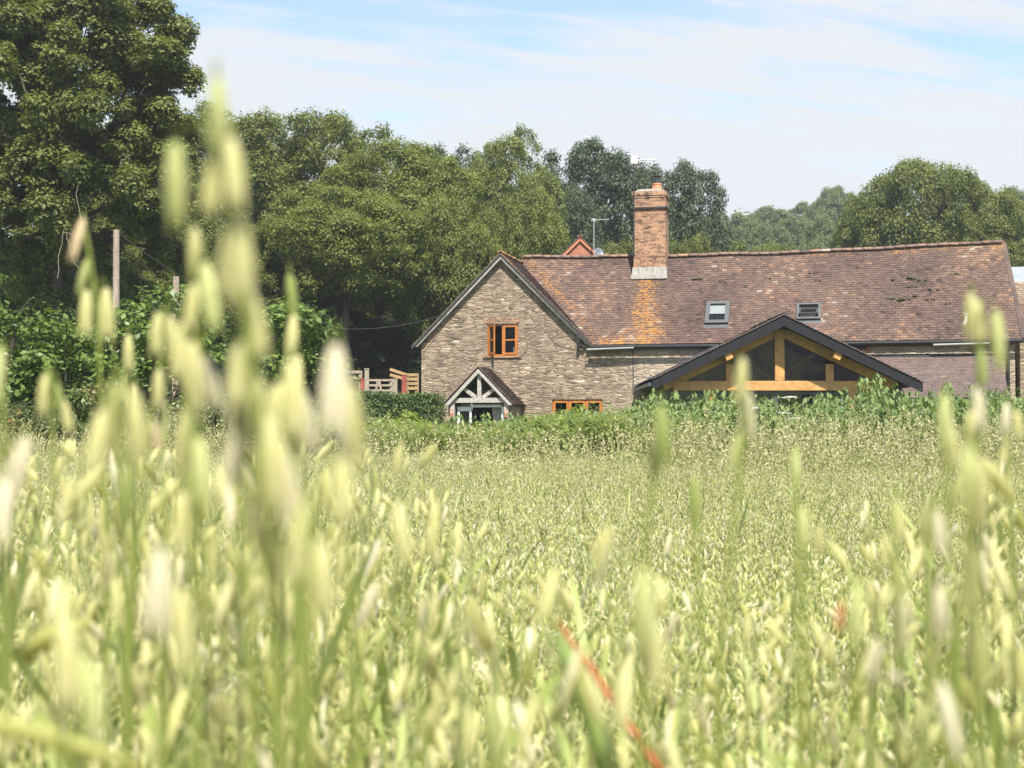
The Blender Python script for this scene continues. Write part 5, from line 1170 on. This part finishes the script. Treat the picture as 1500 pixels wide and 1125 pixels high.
def hero(d_, stem, sp, label):
    P = [at(a, b, d_) for a, b in stem]; last = P[-1] + (P[-1] - P[-2]).normalized() * .05
    foot = Vector((P[-1].x + (P[-1].x - P[0].x) * .4, d_ + random.uniform(-.02, .05), 0)); mid = last.lerp(foot, .5) + Vector((0, 0, .05))
    t_ = empty('oat_stalk', foot); tag(t_, label, 'oat stalk', 'oat stalks that stand out in front'); off = foot
    pts = [p - off for p in P] + [last - off, mid - off, Vector((0, 0, 0))]
    MB().tube(pts, [.0007] + [.0011] * (len(P) - 1) + [.0015, .0019, .0022], 6).build('stem', M['oat green'], t_, smooth=True)
    br = MB(); rr = random.Random(label)
    for (px, py, ln, le, kd) in sp:
        q = at(px, py, d_ + rr.uniform(-.012, .012)) - off; L = ln / FPX * d_
        so = bpy.data.objects.new('spikelet', SPK[kd]); COL.objects.link(so); so.parent = t_; so.location = q; so.scale = (L * 1.0, L * .9, L)
        so.rotation_euler = (rr.uniform(-.15, .15), -R(le), rr.uniform(-.5, .5))
        # branchlet: leaves the stem above its pedicel and hangs over
        near = min(pts[:len(P)], key=lambda p: abs(p.z - q.z - .004)); s0 = Vector(near)
        for a, b in zip(pts[:len(P)], pts[1:len(P) + 1]):
            if min(a.z, b.z) <= q.z <= max(a.z, b.z): f = (q.z - a.z) / (b.z - a.z + 1e-9); s0 = a.lerp(b, f)
        if (s0 - q).length > .003: br.tube([s0 - Vector((0, 0, .012)), s0.lerp(q, .5) + Vector((0, 0, .006)), q + Vector((0, 0, .003)), q], [.0006, .0005, .0004, .0004], 5)
    if br.v: br.build('branchlets', M['oat green'], t_, smooth=True)
    b0_ = P[-1] - off; az = rr.uniform(0, 6.28)
    lf = blades_np(np.array([tuple(mid - off)]), unit(np.array([[math.cos(az) * .5, abs(math.sin(az)) * .5, 1.0]])), .28, .011, .5, None, 0, 6)
    link('leaf', npmesh('leaf', [lf], True), M['oat green'], t_)
for h_ in HERO: hero(*h_)

# a bent rusty stem and a broad green blade in front of it
def blade(name, label, cat, pts, wd, mat):
    P = [at(*p) for p in pts]; off = Vector((P[-1].x, P[-1].y, 0)); o_ = MB(); n_ = len(P); th = .0012
    for i, p in enumerate(P):
        t_ = (P[min(i + 1, n_ - 1)] - P[max(i - 1, 0)]).normalized(); s_ = t_.cross(Vector((0, 1, 0))).normalized(); w_ = wd * (.25 + .75 * math.sin(math.pi * min(.5, .08 + i / n_ * .8)))
        o_.v += [tuple(p - off + s_ * w_ / 2), tuple(p - off + Vector((0, -th, 0))), tuple(p - off - s_ * w_ / 2), tuple(p - off + Vector((0, th, 0)))]
    for i in range(n_ - 1):
        for j in range(4): a, b = i * 4 + j, i * 4 + (j + 1) % 4; o_.f.append((a, b, b + 4, a + 4))
    o_.f += [(0, 3, 2, 1), tuple((n_ - 1) * 4 + j for j in range(4))]
    b_ = o_.build(name, M[mat], None, smooth=True); b_.location = off; tag(b_, label, cat)
blade('rusty_leaf', 'rust-orange dead leaf slanting across the lower middle of the crop', 'leaf', [(816, 905, .73), (836, 940, .72), (862, 972, .72), (892, 1020, .71), (922, 1065, .70), (955, 1110, .70), (992, 1165, .69)], .0034, 'rust')
blade('broad_leaf', 'broad green leaf blade standing beside the rust-orange leaf', 'leaf', [(815, 925, .60), (835, 975, .60), (862, 1035, .60), (880, 1090, .60), (895, 1160, .60)], .010, 'broad blade')
blade('broad_leaf', 'pale leaf blade lying in from the lower left corner', 'leaf', [(210, 1122, .42), (150, 1105, .42), (90, 1085, .42), (30, 1070, .42), (-40, 1062, .42)], .006, 'oat head')
blade('broad_leaf', 'pale crossing leaf blade left of the lower left oat heads', 'leaf', [(132, 912, .62), (100, 922, .62), (70, 932, .62), (30, 960, .62)], .009, 'oat head')

# ------------------------------------------------------------------ haze
hm, t = material('haze'); hm.node_tree.nodes.clear()
vol = t.n('ShaderNodeVolumePrincipled', {'Color': (.92, .96, 1.0), 'Density': .00055, 'Anisotropy': .2})
t.t.links.new(vol.outputs[0], t.n('ShaderNodeOutputMaterial').inputs['Volume'])
HAZE = True
if HAZE:
    hz = MB().box(-760, 760, -80, 960, -1.5, 100).build('haze', hm); tag(hz, None, None, None, 'stuff')
